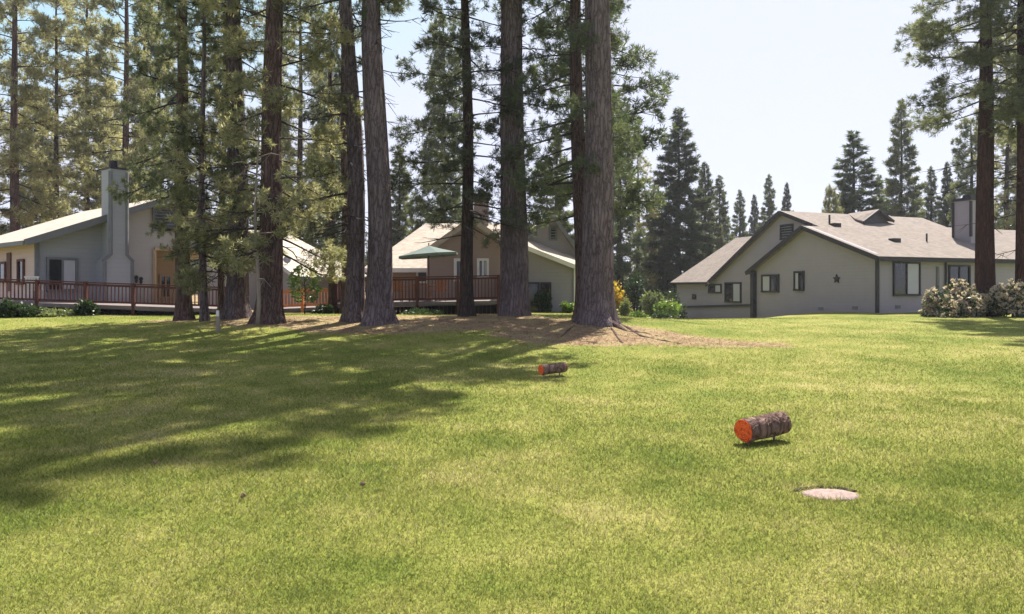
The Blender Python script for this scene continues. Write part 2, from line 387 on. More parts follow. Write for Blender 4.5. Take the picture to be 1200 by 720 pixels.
# ------------------------------------------------------------------ houses
def v3(p, z): return Vector((p[0], p[1], z))
class Frame:
    """vertical wall plane through p along direction d (unit, horizontal), outward normal n"""
    def __init__(s, p, d):
        s.p = Vector((p[0], p[1])); s.d = Vector(d).normalized(); s.n = Vector((s.d.y, -s.d.x))
        if s.n.dot(-s.p) < 0: s.n = -s.n
    def at(s, k, z, out=0): q = s.p + s.d * k + s.n * out; return Vector((q.x, q.y, z))
    def px(s, px, py): k, D = hit(px, s.p, s.d); return k, zat(py, D)
    def pt(s, px, py, out=0): k, z = s.px(px, py); return s.at(k, z, out)
    def n3(s, t): return Vector((s.n.x * t, s.n.y * t, 0))
def wallpoly(fr, root, kz, m, name='wall', th=.2):
    return MB().slab([fr.at(k, z) for k, z in kz], fr.n3(-th)).build(name, m, root)
def window(fr, root, box, fm, style='slide', name='window', trimw=.09, blindside=1):
    x0, y0, x1, y1 = box
    k0, D0 = hit(x0, fr.p, fr.d); k1, D1 = hit(x1, fr.p, fr.d)
    if k0 > k1: k0, k1 = k1, k0
    Dm = (D0 + D1) / 2; z1, z0 = zat(y0, Dm), zat(y1, Dm)
    if blindside and style == 'slide' and hit(x0, fr.p, fr.d)[0] > hit(x1, fr.p, fr.d)[0]: blindside = -blindside
    t = trimw; mb = MB(); dp = .09
    def rect(a, b, c, d, out, dd): mb_.slab([fr.at(a, c, out), fr.at(b, c, out), fr.at(b, d, out), fr.at(a, d, out)], fr.n3(-dd))
    mb_ = mb
    rect(k0, k1, z1 - t, z1, dp, dp + .02); rect(k0, k1, z0, z0 + t, dp + .03, dp + .05)
    rect(k0, k0 + t, z0 + t, z1 - t, dp, dp + .02); rect(k1 - t, k1, z0 + t, z1 - t, dp, dp + .02)
    km = (k0 + k1) / 2
    if style == 'slide': rect(km - t * .4, km + t * .4, z0 + t, z1 - t, dp - .015, dp)
    w = mb.build(name, fm, root)
    mb_ = MB(); rect(k0 + t, k1 - t, z0 + t, z1 - t, .03, .04); mb_.build('pane', M['glass'], w)
    if style in ('slide',) and blindside:
        mb_ = MB()
        a, b_ = (km + t * .6, k1 - t * 1.2) if blindside > 0 else (k0 + t * 1.2, km - t * .6)
        rect(a, b_, z0 + t * 1.2, z1 - t * 1.2, .045, .012); mb_.build('blind', M['blind'], w)
    if style == 'louvre':
        mb_ = MB(); nsl = max(4, int((z1 - z0) / .16))
        for i in range(nsl): zz = z0 + t + (z1 - z0 - 2 * t) * (i + .5) / nsl; rect(k0 + t, k1 - t, zz - .03, zz + .03, .06, .025)
        mb_.build('louvre', M['greytrim'], w)
    return w
def roofslab(root, pts, m, name='roof', th=.16):
    return MB().slab(pts, (0, 0, -th)).build(name, m, root)
def fascia(root, pts, m, w=.05, h=.24, name='fascia'):
    mb = MB()
    for p, q in zip(pts, pts[1:]): mb.bar(p, q, w, h)
    return mb.build(name, m, root)

# ---- grey house on the right
v = Vector((.9285, .3714)); u = Vector((-.3714, .9285))
C = Vector((18.63, 37.0))
def rp(mm, w, z): q = C + v * mm + u * w; return Vector((q.x, q.y, z))
rh = empty('house', rp(3, 6, .3), 'grey house with tan shingle roof and dark trim on the open lawn', 'house')
g1 = Frame(C, u)                                   # front gable, recedes to the left
kL, zL = g1.px(883, 316); kP, zP = g1.px(945, 265); zE = zat(298, 37)
KS = (zP - zE) / kP                                # front slope
wallpoly(g1, rh, [(0, -.6), (kL, -.6), (kL, zL), (kP, zP), (0, zE)], M['grey'])
gm = Frame(C + v * 1.3, u)                         # set-back gable wall
WM = 8.1; zM = zE + KS * WM
kB, zB = gm.px(833, 331); kF, _ = gm.px(793, 337)
wallpoly(gm, rh, [(.3, -1.2), (kF, -1.2), (kF, zB), (kB, zB), (WM, zM - .1), (.3, zE)], M['grey'])
fr = Frame(C, v)
wallpoly(fr, rh, [(0.003, -.6), (11, -.6), (11, zE - .02), (0.003, zE - .02)], M['grey'])
# roofs
ov = .35
roofslab(rh, [rp(-ov, -ov, zE - KS * ov), rp(11.5, -ov, zE - KS * ov), rp(13.3, WM, zM), rp(1.0, WM, zM), rp(1.0, kP, zP), rp(-ov, kP, zP)][::1], M['roofR'])
roofslab(rh, [rp(-ov, kP + .01, zP), rp(1.29, kP + .01, zP), rp(1.29, kL + .3, zL - .15), rp(-ov, kL + .3, zL - .15)], M['roofR'])
roofslab(rh, [rp(1.0, WM + .01, zM), rp(13.3, WM + .01, zM), rp(13.3, kB + .2, zB - .1), rp(1.0, kB + .2, zB - .1)], M['roofR'])
roofslab(rh, [rp(11.51, -ov, zE - KS * ov), rp(17, 3, zE - .3), rp(13.31, WM, zM)], M['roofR'])
zr = zB + .59 * 6.1
roofslab(rh, [rp(.9, kB - .2, zB + .02), rp(.9, kF + .3, zB + .02), rp(7.1, kF + .3, zr), rp(7.1, kB - 4.6, zr), rp(4.5, kB - 4.6, zB + .59 * 3.6)], M['roofR'])
f_ = lambda a: a
fascia(rh, [rp(-ov - .03, -ov, zE - KS * ov - .1), rp(-ov - .03, kP, zP - .1), rp(-ov - .03, kL + .3, zL - .25)], M['trim'])
fascia(rh, [rp(.97, kP + .6, zM - KS * (WM - kP - .6) - .1), rp(.97, WM, zM - .1), rp(.97, kB + .2, zB - .2)], M['trim'])
fascia(rh, [rp(-ov, -ov - .04, zE - KS * ov - .12), rp(11.5, -ov - .04, zE - KS * ov - .12)], M['trim'], name='gutter')
fascia(rh, [rp(.86, kB - .1, zB - .06), rp(.86, kF + .3, zB - .06)], M['trim'], h=.16, name='gutter')
mb = MB(); mb.box(g1.at(-.02, 1.3, .02), .14, .14, 3.6, v); mb.build('corner_board', M['trim'], rh)
mb = MB(); mb.box(g1.at(kL - .16, .9, .14), .3, .26, 3.5, v); mb.build('corner_post', M['trim'], rh)
mb = MB(); p = fr.at(hit(1107, fr.p, fr.d)[0], 0, .08); mb.bar(v3(p, zE - .3), v3(p, .1), .09, .07); mb.build('downspout', M['trim'], rh)
window(g1, rh, (893, 322, 913.5, 343), M['trim'], blindside=-1)
window(g1, rh, (931, 318, 943, 341), M['trim'], blindside=-1)
window(gm, rh, (850, 331, 869, 355), M['trim'])
window(gm, rh, (831, 333, 846, 344), M['trim'])
window(gm, rh, (812, 345, 816, 351), M['trim'], 'plain')
window(gm, rh, (915, 263, 930, 281), M['trim'], 'louvre')
window(fr, rh, (1046, 307, 1077.5, 347), M['trim'])
window(fr, rh, (1111, 311, 1136, 352), M['trim'], blindside=0)
mb = MB(); mb.bar(fr.at(*fr.px(1098, 313), .06), fr.at(*fr.px(1098, 346), .06), .12, .05); mb.build('trim_board', M['greytrim'], rh)
mb = MB(); a, b_ = gm.pt(884, 358, .1), gm.pt(794, 360, .1); mb.bar(a, b_, .08, .14); mb.build('skirt_board', M['trim'], rh)
for fr_, px_, py_ in ((g1, 962, 362), (g1, 1002, 361), (fr, 1052, 360), (fr, 1084, 358)):
    k, z = fr_.px(px_, py_); mb = MB()
    for q in range(4): mb.slab([fr_.at(k - .18, z - .08 + q * .045, .03), fr_.at(k + .18, z - .08 + q * .045, .03), fr_.at(k + .18, z - .055 + q * .045, .03), fr_.at(k - .18, z - .055 + q * .045, .03)], fr_.n3(-.03))
    mb.build('foundation_vent', M['greytrim'], rh)
# star on the gable wall
k, z = g1.px(981, 327); star = []
for i in range(10):
    a = math.pi / 2 + i * math.pi / 5; r = .26 if i % 2 == 0 else .115
    star.append(g1.at(k + r * math.cos(a), z + r * math.sin(a), .07))
tag(MB().slab(star, g1.n3(-.06)).build('wall_star', M['trim'], loc=g1.at(k, z, .04)), 'dark five pointed metal star hung on the grey gable wall', 'wall star')
# chimney
cm, cw = 10.9, 3.0; cz = zE + KS * cw
ch = MB().box(rp(cm, cw, (cz - .6 + 6.85) / 2), 1.25, 1.1, 6.85 - cz + .6, v).build('chimney', M['grey'], rh)
mb = MB()
for a, b_ in ((-.65, -.58), (.65, -.58), (-.65, .58)): mb.box(rp(cm + a * .97, cw + b_ * .96, (cz + 6.8) / 2 + .1), .12, .12, 6.8 - cz - .2, v)
mb.build('corner_trim', M['trim'], ch)
MB().box(rp(cm, cw, 6.93), 1.4, 1.25, .16, v).build('chimney_cap', M['trim'], ch)
MB().box(rp(cm, cw, 7.12), .5, .5, .22, v).build('flue', M['trim'], ch)
# roof furniture
def onfront(px, py):
    """point of the front slope at an image position"""
    a, b_ = (px - 600) / F, (HZ - py) / F
    nrm = Vector((-u.x * KS, -u.y * KS, 1)); p0 = rp(0, 0, zE); d_ = Vector((a, 1, b_))
    t = (p0 - Vector((0, 0, EYE))).dot(nrm) / d_.dot(nrm); return Vector((0, 0, EYE)) + d_ * t
def vent(px, py, h, r):
    p = onfront(px, py); MB().tube([p - Vector((0, 0, .1)), p + Vector((0, 0, h))], [r, r], 8).build('vent_pipe', M['trim'], rh)
vent(972, 262, .5, .06); vent(1086, 283, .45, .05)
for px, py in ((982, 266), (1052, 284)):
    p = onfront(px, py); q1 = p + v.to_3d() * .25; q0 = p - v.to_3d() * .25
    MB().slab([q0, q1, q1 + Vector((0, 0, .22)), q0 + Vector((0, 0, .22))], u.to_3d() * .4).build('roof_vent', M['trim'], rh)
a, b_, c_ = onfront(1012, 262.5), onfront(1042, 261.5), onfront(1028, 261)
dv = MB(); top = (a + b_) / 2 + Vector((0, 0, .72)); dv.slab([a, b_, top], u.to_3d() * .12); dvo = dv.build('dormer_vent', plain('dark_grey_vent', (.07, .068, .075)), rh)
bk = u.to_3d() * 2.2 + Vector((0, 0, KS * 2.2 + .1))
mb = MB(); e = -u.to_3d() * .12 + Vector((0, 0, .05))
mb.slab([a + e - v.to_3d() * .15, top + e, top + u.to_3d() * 2.2, a + bk * .3], (0, 0, .1)); mb.slab([b_ + e + v.to_3d() * .15, top + e, top + u.to_3d() * 2.2, b_ + bk * .3], (0, 0, .1))
mb.build('dormer_roof', M['roofR'], dvo)
mb = MB(); mb.bar(a + e * 1.6 - v.to_3d() * .2, top + e * 1.6, .06, .15); mb.bar(top + e * 1.6, b_ + e * 1.6 + v.to_3d() * .2, .06, .15); mb.build('fascia', M['trim'], dvo)
# right hand wing
ze2 = 3.5
wallpoly(Frame(C + u * 1.6 + v * 11.0, v), rh, [(.01, -.4), (11, -.4), (11, ze2), (.01, ze2)], M['grey'])
roofslab(rh, [rp(12.0, 1.1, ze2 - .1), rp(23, 1.1, ze2 - .1), rp(23, 7, ze2 + 2.2), rp(13.6, 7, ze2 + 2.2)], M['roofR'])
fascia(rh, [rp(12.0, 1.05, ze2 - .2), rp(23, 1.05, ze2 - .2)], M['trim'], name='gutter')
MB().box(rp(13.6, .9, 1.8), .2, .2, 3.2, v).build('porch_post', M['trim'], rh)
window(Frame(C + u * 1.6 + v * 11.0, v), rh, (1184, 308, 1198, 334), M['white'], blindside=0)

# ---- left house
vl = Vector((.64, .77)).normalized(); ul = Vector((-vl.y, vl.x))
L0 = Vector((-19.7, 30.0))
def lp(s, r, z): q = L0 + vl * s + ul * r; return Vector((q.x, q.y, z))
lh = empty('house', lp(5, 3, .5), 'pale house with tall grey chimney behind the left wooden deck', 'house')
gl_ = Frame(L0, vl); gs = Frame(L0, ul)
kP_, zP_ = gl_.px(195, 231); zE_ = zat(277, 30.0); ks = (zP_ - zE_) / kP_
kO0, zO = gl_.px(182, 293); kO1 = kO0 + 2.2; zrk = lambda k: zE_ + ks * k if k <= kP_ else zP_ - ks * (k - kP_)
kW = gl_.px(147, 300)[0]
wallpoly(gl_, lh, [(0, -.3), (kW, -.3), (kW, zrk(kW)), (0, zE_)], M['greyL'])
wallpoly(gl_, lh, [(kW + .002, -.3), (kO0, -.3), (kO0, zO), (kO1, zO), (kO1, -.3), (kP_ * 2, -.3), (kP_ * 2, zE_), (kP_, zP_), (kW + .002, zrk(kW))], M['paleL'])
wallpoly(gs, lh, [(.003, -.3), (9, -.3), (9, zE_ - .02), (.003, zE_ - .02)], M['cream'])
po = Frame(L0 + ul * 1.3, vl)
wallpoly(po, lh, [(kO0 - .1, -.3), (kO1 + .1, -.3), (kO1 + .1, zO + .2), (kO0 - .1, zO + .2)], M['tan'], 'porch_wall')
MB().slab([gl_.at(kO0, .95, -.21), gl_.at(kO0, zO, -.21), po.at(kO0, zO), po.at(kO0, .95)], vl.to_3d() * -.1).build('porch_side', M['tan'], lh)
window(po, lh, (186, 322, 201, 350), M['tan'], blindside=0); 
mb = MB(); mb.bar(gl_.at(kO0 - .05, zO + .05, .05), gl_.at(kO1 + .05, zO + .05, .05), .1, .14); mb.bar(gl_.at(kO0 - .05, zO, .05), gl_.at(kO0 - .05, .9, .05), .1, .14); mb.build('porch_trim', M['tan'], lh)
ov = .55
roofslab(lh, [lp(-ov, -ov, zE_ - ks * ov), lp(-ov, 10, zE_ - ks * ov), lp(kP_, 10, zP_), lp(kP_, -ov, zP_)], M['roofL'])
roofslab(lh, [lp(kP_ + .01, -ov, zP_), lp(kP_ + .01, 10, zP_), lp(kP_ * 2 + ov, 10, zE_ - ks * ov), lp(kP_ * 2 + ov, -ov, zE_ - ks * ov)], M['roofL'])
fascia(lh, [lp(-ov, -ov - .03, zE_ - ks * ov - .1), lp(kP_, -ov - .03, zP_ - .1), lp(kP_ * 2 + ov, -ov - .03, zE_ - ks * ov - .1)], M['greytrim'], h=.28)
fascia(lh, [lp(-ov - .05, -ov, zE_ - ks * ov - .1), lp(-ov - .05, 10, zE_ - ks * ov - .1)], M['greytrim'], h=.18, name='gutter')
MB().box(gl_.at(.03, 2.2, .03), .16, .14, 3.0, vl).build('corner_board', M['greytrim'], lh)
window(gl_, lh, (54, 302, 91, 342), M['greytrim'])
window(gl_, lh, (178, 244, 207, 271), M['greytrim'], 'louvre')
for bx in ((-1, 307, 8, 331), (22, 304, 29.5, 334)):
    w = window(gs, lh, bx, M['shutter'], 'plain', trimw=.1)
kk, zz = gs.px(11.5, 319); MB().slab([gs.at(kk - .25, zz - .85, .06), gs.at(kk + .25, zz - .85, .06), gs.at(kk + .25, zz + .85, .06), gs.at(kk - .25, zz + .85, .06)], gs.n3(-.05)).build('shutter', M['shutter'], lh)
# chimney against the gable wall: broad base, shoulders, tall stack
k0, k1 = gl_.px(112, 300)[0], gl_.px(144, 300)[0]; a0, a1 = gl_.px(119, 250)[0], gl_.px(138, 250)[0]
ku = hit(138, gl_.p + gl_.n * .9, vl)[0]; out = .95
zt, zs0, zs1 = zat(196, 31.0), zat(306, 31.0), zat(299, 31.0)
prof = [(k0, .6), (k1, .6), (k1, zs0), (a1, zs1), (a1, zt), (a0, zt), (a0, zs1), (k0, zs0)]
ch = MB().slab([gl_.at(k, z, out) for k, z in prof], gl_.n3(-out - 0)).build('chimney', M['greyL'], lh)
mb = MB()
for k_, za, zb in ((a0, zs1, zt - .1), (a1, zs1, zt - .1), (k0, 1, zs0), (k1, 1, zs0)): mb.bar(gl_.at(k_, za, out), gl_.at(k_, zb, out), .13, .1)
mb.bar(gl_.at(k0 - .05, zs0, out), gl_.at(a0, zs1 + .05, out), .14, .1); mb.bar(gl_.at(k1 + .05, zs0, out), gl_.at(a1, zs1 + .05, out), .14, .1)
mb.build('corner_trim', M['greytrim'], ch)
MB().box(gl_.at((a0 + a1) / 2, zt + .04, out / 2), a1 - a0 + .05, out + .06, .08, vl).build('chimney_cap', M['trim'], ch)
MB().tube([gl_.at((a0 + a1) / 2, zt + .1, .45), gl_.at((a0 + a1) / 2, zt + .42, .45)], [.2, .2], 10).build('flue', M['trim'], ch)
# rear wing of the left house
E1 = Vector((-10.8, 36.0))
def wp(s, r, z): q = E1 + vl * s + ul * r; return Vector((q.x, q.y, z))
zw = 2.28
roofslab(lh, [wp(0, -.3, zw - .1), wp(4.6, -.3, zw - .1), wp(3, 6, zw + 2.75), wp(0, 6, zw + 2.75)], M['roofL'])
roofslab(lh, [wp(3.01, 6, zw + 2.75), wp(4.61, -.3, zw - .1), wp(7.5, 4, zw - .1), wp(7.5, 8, zw - .1)], M['roofL'])
ws = Frame(E1 + vl * .35 + ul * .2, ul)
wallpoly(ws, lh, [(0, -.2), (6, -.2), (6, zw + 2.45), (0, zw - .05)], M['paleL'])
wallpoly(Frame(E1 + vl * .35 + ul * .5, vl), lh, [(.01, -.2), (4.3, -.2), (4.3, zw - .05), (.01, zw - .05)], M['greyL'])
fascia(lh, [wp(-.03, -.3, zw - .22), wp(-.03, 6, zw + 2.6)], M['white'], h=.2)
fascia(lh, [wp(0, -.34, zw - .2), wp(4.6, -.34, zw - .2)], M['greytrim'], h=.18, name='gutter')
# satellite dish on the rear roof
p = wp(.3, 1.1, zw + .45); sd = empty('satellite_dish', p, 'small round grey dish on a roof edge above the orange railing', 'satellite dish')
mb = MB(); cen = p + Vector((0, 0, .32)); dn = Vector((.25, -.85, .4)).normalized(); X_ = dn.cross(Vector((0, 0, 1))).normalized(); Y_ = X_.cross(dn)
rings = []
for rr, dd in ((0.015, -.04), (.11, -.024), (.19, .014)):
    rings.append(mb.add([cen + dn * dd + X_ * (rr * math.cos(t)) + Y_ * (rr * 1.1 * math.sin(t)) for t in np.linspace(0, 2 * math.pi, 17)[:-1]]))
mb.f.append(tuple(rings[0]))
for a_, b__ in zip(rings, rings[1:]): mb.quadloop(a_, b__)
mb.build('dish', M['metal'], sd, smooth=True)
MB().tube([p - Vector((0, 0, .2)), p + Vector((0, .06, .3))], [.025, .025], 6).build('mast', M['metal'], sd)
MB().tube([cen - Y_ * .17, cen + dn * .2 - Y_ * .03], [.012, .02], 5).build('feed_arm', M['metal'], sd)
# little wall ornaments
for i, (px, py, h_) in enumerate(((154, 324, .46), (159.5, 327.5, .36), (165, 329, .34))):
    k, z = gl_.px(px, py); w_ = .09
    pts = [gl_.at(k + a * w_, z + b_ * h_ / 2, .06) for a, b_ in ((0, -1), (.7, -.45), (.5, 0), (1, .45), (.35, 1), (-.5, .9), (-1, .35), (-.45, -.1), (-.7, -.6))]
    tag(MB().slab(pts, gl_.n3(-.05)).build('wall_ornament', M['trim'], loc=gl_.at(k, z, .03)),
        ('tall dark leaf shaped ornament on the wall beside the grey chimney', 'dark wall ornament in the middle of the row of three', 'small dark wall ornament farthest from the grey chimney')[i], 'wall ornament', 'ornaments on the pale house wall')

# ---- centre house
chh = empty('house', (-1.5, 40, .4), 'pinkish brown gabled house with cream roof behind the green umbrella', 'house')
gc = Frame((-3.9, 35.0), (1, 0))
kp, zp = gc.px(553, 257); ke, ze = gc.px(601, 291)
wallpoly(gc, chh, [(0, -.2), (ke, -.2), (ke, ze), (kp, zp), (0, zat(290.5, 35))], M['brown'])
ml = Frame((-7.3, 38.3), (1, 0)); zc = zat(313, 38)
wallpoly(ml, chh, [(0, -.2), (3.4, -.2), (3.4, zc), (0, zc)], M['brown'])
wallpoly(Frame((-3.9, 35.0), (0, 1)), chh, [(.003, -.2), (3.3, -.2), (3.3, 3.5), (.003, 3.5)], M['brown'])
zrg = zat(262, 44.5)
roofslab(chh, [Vector((-7.8, 37.8, zc - .1)), Vector((2.2, 37.8, zc - .1)), Vector((2.2, 44.5, zrg)), Vector((-5.3, 44.5, zrg))], M['roofC'])
roofslab(chh, [Vector((-7.81, 37.8, zc - .1)), Vector((-5.31, 44.5, zrg)), Vector((-7.81, 51, zc - .1))], M['roofC'])
roofslab(chh, [Vector((-5.3, 44.51, zrg)), Vector((2.2, 44.51, zrg)), Vector((2.2, 51, zc - .1)), Vector((-7.8, 51, zc - .1))], M['roofC'])
XP = -3.9 + kp; sl_ = (zp - ze) / (ke - kp)
for sg, nm in ((-1, 0), (1, 0)):
    xe = XP + sg * (2.0 + .3); roofslab(chh, [Vector((XP + sg * .003, 34.6, zp + .08)), Vector((xe, 34.6, zp + .08 - sl_ * 2.3)), Vector((xe, 42.0, zp + .08 - sl_ * 2.3)), Vector((XP + sg * .003, 43.5, zp + .08))], M['roofC'])
fascia(chh, [Vector((XP - 2.32, 34.56, zp - .06 - sl_ * 2.32)), Vector((XP, 34.56, zp - .05)), Vector((XP + 2.32, 34.56, zp - .06 - sl_ * 2.32))], plain('cream_trim', (.42, .34, .27)), h=.26)
fascia(chh, [Vector((-7.8, 37.75, zc - .18)), Vector((-4, 37.75, zc - .18))], M['white'], h=.22, name='gutter')
window(gc, chh, (532, 303, 550, 330), M['white'], trimw=.14, blindside=0); window(gc, chh, (559, 303, 573, 326), M['white'], trimw=.12, blindside=1)
window(ml, chh, (488, 316, 502, 332), M['white'], 'plain', trimw=.1)
cc = P(564, 258, 44.5)
ch = MB().box((cc.x, 44.5, (zrg - .5 + zat(230, 44.5)) / 2), .9, .8, zat(230, 44.5) - zrg + .5).build('chimney', plain('brown_chimney', (.2, .15, .13), (.13, .1, .09), 8), chh)
MB().box((cc.x, 44.5, zat(229, 44.5)), 1.05, .95, .12).build('chimney_cap', M['trim'], ch)
MB().box((cc.x, 44.5, zat(225, 44.5)), .4, .4, .25).build('flue', M['trim'], ch)
# right part with upper gable and lean-to roof
gr_ = Frame((.5, 38.0), (1, 0)); k_p, z_p = gr_.px(645, 250); k_r, z_r = gr_.px(677, 297); k_l, z_l = gr_.px(612, 286)
wallpoly(gr_, chh, [(k_l, -.3), (k_r - .1, -.3), (k_r - .1, z_r), (k_p, z_p - .05), (k_l, z_l)], M['grey'])
window(gr_, chh, (643.5, 265, 653, 282), M['greytrim'], 'louvre')
XQ = .5 + k_p
roofslab(chh, [Vector((XQ + .003, 37.6, z_p + .1)), Vector((.5 + k_r + .2, 37.6, z_r - .1)), Vector((.5 + k_r + .2, 45, z_r - .1)), Vector((XQ + .003, 45, z_p + .1))], M['roofC'])
roofslab(chh, [Vector((XQ - .003, 37.6, z_p + .1)), Vector((.5 + k_l - .2, 37.6, z_l - .1)), Vector((.5 + k_l - .2, 45, z_l - .1)), Vector((XQ - .003, 45, z_p + .1))], M['roofC'])
fascia(chh, [Vector((.5 + k_l - .2, 37.56, z_l - .2)), Vector((XQ, 37.56, z_p)), Vector((.5 + k_r + .2, 37.56, z_r - .2))], M['greytrim'], h=.2)
gw = Frame((.5, 36.3), (1, 0)); a_ = gw.px(612, 288); b_ = gw.px(675, 314)
wallpoly(gw, chh, [(a_[0], -.3), (b_[0], -.3), (b_[0], b_[1]), (a_[0], a_[1])], M['grey'])
wallpoly(Frame((.5 + b_[0] - .004, 36.3), (0, 1)), chh, [(.2, -.3), (1.6, -.3), (1.6, b_[1]), (.2, b_[1])], M['grey'])
roofslab(chh, [gw.at(a_[0], a_[1] + .06, .4), gw.at(b_[0] + .25, b_[1] + .02, .4), gw.at(b_[0] + .25, b_[1] + .55, -1.65), gw.at(a_[0], a_[1] + .55, -1.65)], M['roofC'])
fascia(chh, [gw.at(a_[0], a_[1] - .06, .43), gw.at(b_[0] + .25, b_[1] - .1, .43)], M['white'], h=.2)
MB().box(gw.at(b_[0] - .05, 1.2, .06), .14, .1, 3.0).build('corner_board', M['white'], chh)
window(gw, chh, (618, 331, 632, 367), M['trim'], 'plain', 'patio_door'); window(gw, chh, (633.5, 331, 646, 367), M['trim'], 'plain', 'patio_door')

# ---- far small house between the bushes
fh = empty('house', (15.0, 78, -.3), 'small distant house half hidden by bushes beside the dark fir', 'house')
FZ = lambda py: zat(py, 78)
Xf = lambda px: (px - 600) / F * 78
ff = Frame((Xf(742), 78), (1, 0))
wallpoly(ff, fh, [(0, -1), (Xf(772) - Xf(742), -1), (Xf(772) - Xf(742), FZ(346)), (Xf(757) - Xf(742), FZ(328)), (0, FZ(346))], plain('brown_far_wall', (.3, .22, .17)))
for sg in (-1, 1):
    e_ = Xf(757) + sg * (Xf(774) - Xf(757)); roofslab(fh, [Vector((Xf(757) + sg * .01, 77.5, FZ(327.5))), Vector((e_, 77.5, FZ(347))), Vector((e_ + 1.8, 90, FZ(347))), Vector((Xf(757) + sg * .01 + 1.8, 90, FZ(327.5)))], M['roofL'])

# ------------------------------------------------------------------ decks
def deck(name, label, p0, p1, z0, z1, back, nbay, wm, group='wooden decks behind the pines', rail=.86, side0=False, side1=False):
    """floor from p0 to p1, going back by the vector 'back', with posts, railing of thin balusters"""
    p0 = Vector(p0); p1 = Vector(p1); back = Vector(back); n0 = back.normalized()
    root = empty(name, (p0.x, p0.y, gz(p0.x, p0.y)), label, 'deck', group)
    A, B = v3(p0, z0), v3(p1, z1)
    d = (B - A); bk = back.to_3d()
    MB().slab([A, B, B + bk, A + bk], (0, 0, -.06)).build('floor', M['floorw'], root)
    mb = MB(); o_ = -n0.to_3d() * .03 - Vector((0, 0, .11)); mb.bar(A + o_ + Vector((0, 0, .03)), B + o_ + Vector((0, 0, .03)), .05, .14); mb.build('rim_board', M['floorw'], root)
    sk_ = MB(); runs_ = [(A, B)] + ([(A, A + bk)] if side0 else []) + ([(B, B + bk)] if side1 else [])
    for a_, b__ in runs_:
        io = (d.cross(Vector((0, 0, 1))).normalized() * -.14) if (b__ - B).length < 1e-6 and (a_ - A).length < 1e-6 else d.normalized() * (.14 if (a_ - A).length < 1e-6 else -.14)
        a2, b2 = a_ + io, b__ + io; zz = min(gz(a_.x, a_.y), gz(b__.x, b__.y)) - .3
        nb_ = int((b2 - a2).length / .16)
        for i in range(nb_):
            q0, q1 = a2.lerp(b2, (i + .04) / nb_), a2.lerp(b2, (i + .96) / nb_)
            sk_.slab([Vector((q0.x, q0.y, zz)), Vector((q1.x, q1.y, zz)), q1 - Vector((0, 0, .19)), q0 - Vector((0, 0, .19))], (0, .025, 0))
    sk_.build('shade_skirting', M['deck_shade'], root)  # dark boards added where the space under the deck lies in shade
    runs = [(A, B, nbay)]
    if side0: runs.append((A, A + bk, 2))
    if side1: runs.append((B, B + bk, 2))
    mb = MB(); done = set()
    for P0_, P1_, nb in runs:
        for i in range(nb + 1):
            q = P0_.lerp(P1_, i / nb); key = (round(q.x, 2), round(q.y, 2))
            if key in done: continue
            done.add(key)
            g_ = gz(q.x, q.y) - .15
            MB().box((q.x, q.y, (g_ + q.z + rail + .04) / 2), .12, .12, q.z + rail + .04 - g_, (1, 0)).build('post', wm, root)
        up = Vector((0, 0, 1))
        mb.bar(P0_ + up * rail, P1_ + up * rail, .13, .05); mb.bar(P0_ + up * (rail - .09), P1_ + up * (rail - .09), .04, .08); mb.bar(P0_ + up * .12, P1_ + up * .12, .04, .08)
        nbal = int((P1_ - P0_).length / .135)
        for i in range(1, nbal):
            q = P0_.lerp(P1_, i / nbal); mb.bar(q + up * .1, q + up * (rail - .06), .035, .035)
    mb.build('railing', wm, root)
    return root
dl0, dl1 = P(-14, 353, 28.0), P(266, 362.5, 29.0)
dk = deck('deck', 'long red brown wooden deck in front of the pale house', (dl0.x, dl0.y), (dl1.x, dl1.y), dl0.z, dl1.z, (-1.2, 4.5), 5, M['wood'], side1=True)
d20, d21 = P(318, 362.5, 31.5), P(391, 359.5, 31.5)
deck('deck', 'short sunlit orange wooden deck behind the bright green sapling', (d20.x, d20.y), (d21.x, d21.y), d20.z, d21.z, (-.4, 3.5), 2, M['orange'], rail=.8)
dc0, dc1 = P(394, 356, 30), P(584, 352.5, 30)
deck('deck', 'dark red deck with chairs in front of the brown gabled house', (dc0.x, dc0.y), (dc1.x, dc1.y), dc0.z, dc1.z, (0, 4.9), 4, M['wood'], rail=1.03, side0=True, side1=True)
zdk = (dc0.z + dc1.z) / 2

# patio umbrella
ux, uy = (502.5 - 600) / F * 32.2, 32.2
um = empty('patio_umbrella', (ux, uy, zdk), 'open pale green patio umbrella above the dark red deck', 'umbrella')
zt_ = zat(288, 32.2); mb = MB(); tl = Vector((.10, 0, 1)).normalized(); ctr = Vector((ux, uy, zt_))
ring = []
for i in range(8):
    a = math.pi / 8 + i * math.pi / 4; p = ctr + Vector((1.36 * math.cos(a), 1.36 * math.sin(a), -.40 + .11 * math.cos(a))); ring.append(p)
top = mb.add([ctr]); ra = mb.add([ctr.lerp(p, .5) + Vector((0, 0, -.015)) for p in ring]); rb = mb.add(ring)
for i in range(8): mb.f.append((top[0], ra[i], ra[(i + 1) % 8]))
mb.quadloop(ra, rb)
rc = mb.add([p + Vector((0, 0, -.1)) for p in ring]); mb.quadloop(rb, rc)
mu = leafmat('green_canvas', [(.25, (.19, .235, .215)), (.6, (.22, .265, .24)), (.8, (.25, .295, .27))], .25, 1, .02, 1.1)
cano = mb.build('canopy', mu, um); sm = cano.modifiers.new('thickness', 'SOLIDIFY'); sm.thickness = .012
mb = MB(); mb.tube([ctr + Vector((0, 0, .12)), (ux, uy, zdk)], [.025, .028], 8); mb.build('pole', M['wood'], um)
mb = MB()
for p in ring: mb.tube([ctr + Vector((0, 0, -.02)), p + Vector((0, 0, -.03))], [.012, .01], 4)
mb.build('ribs', M['wood'], um)
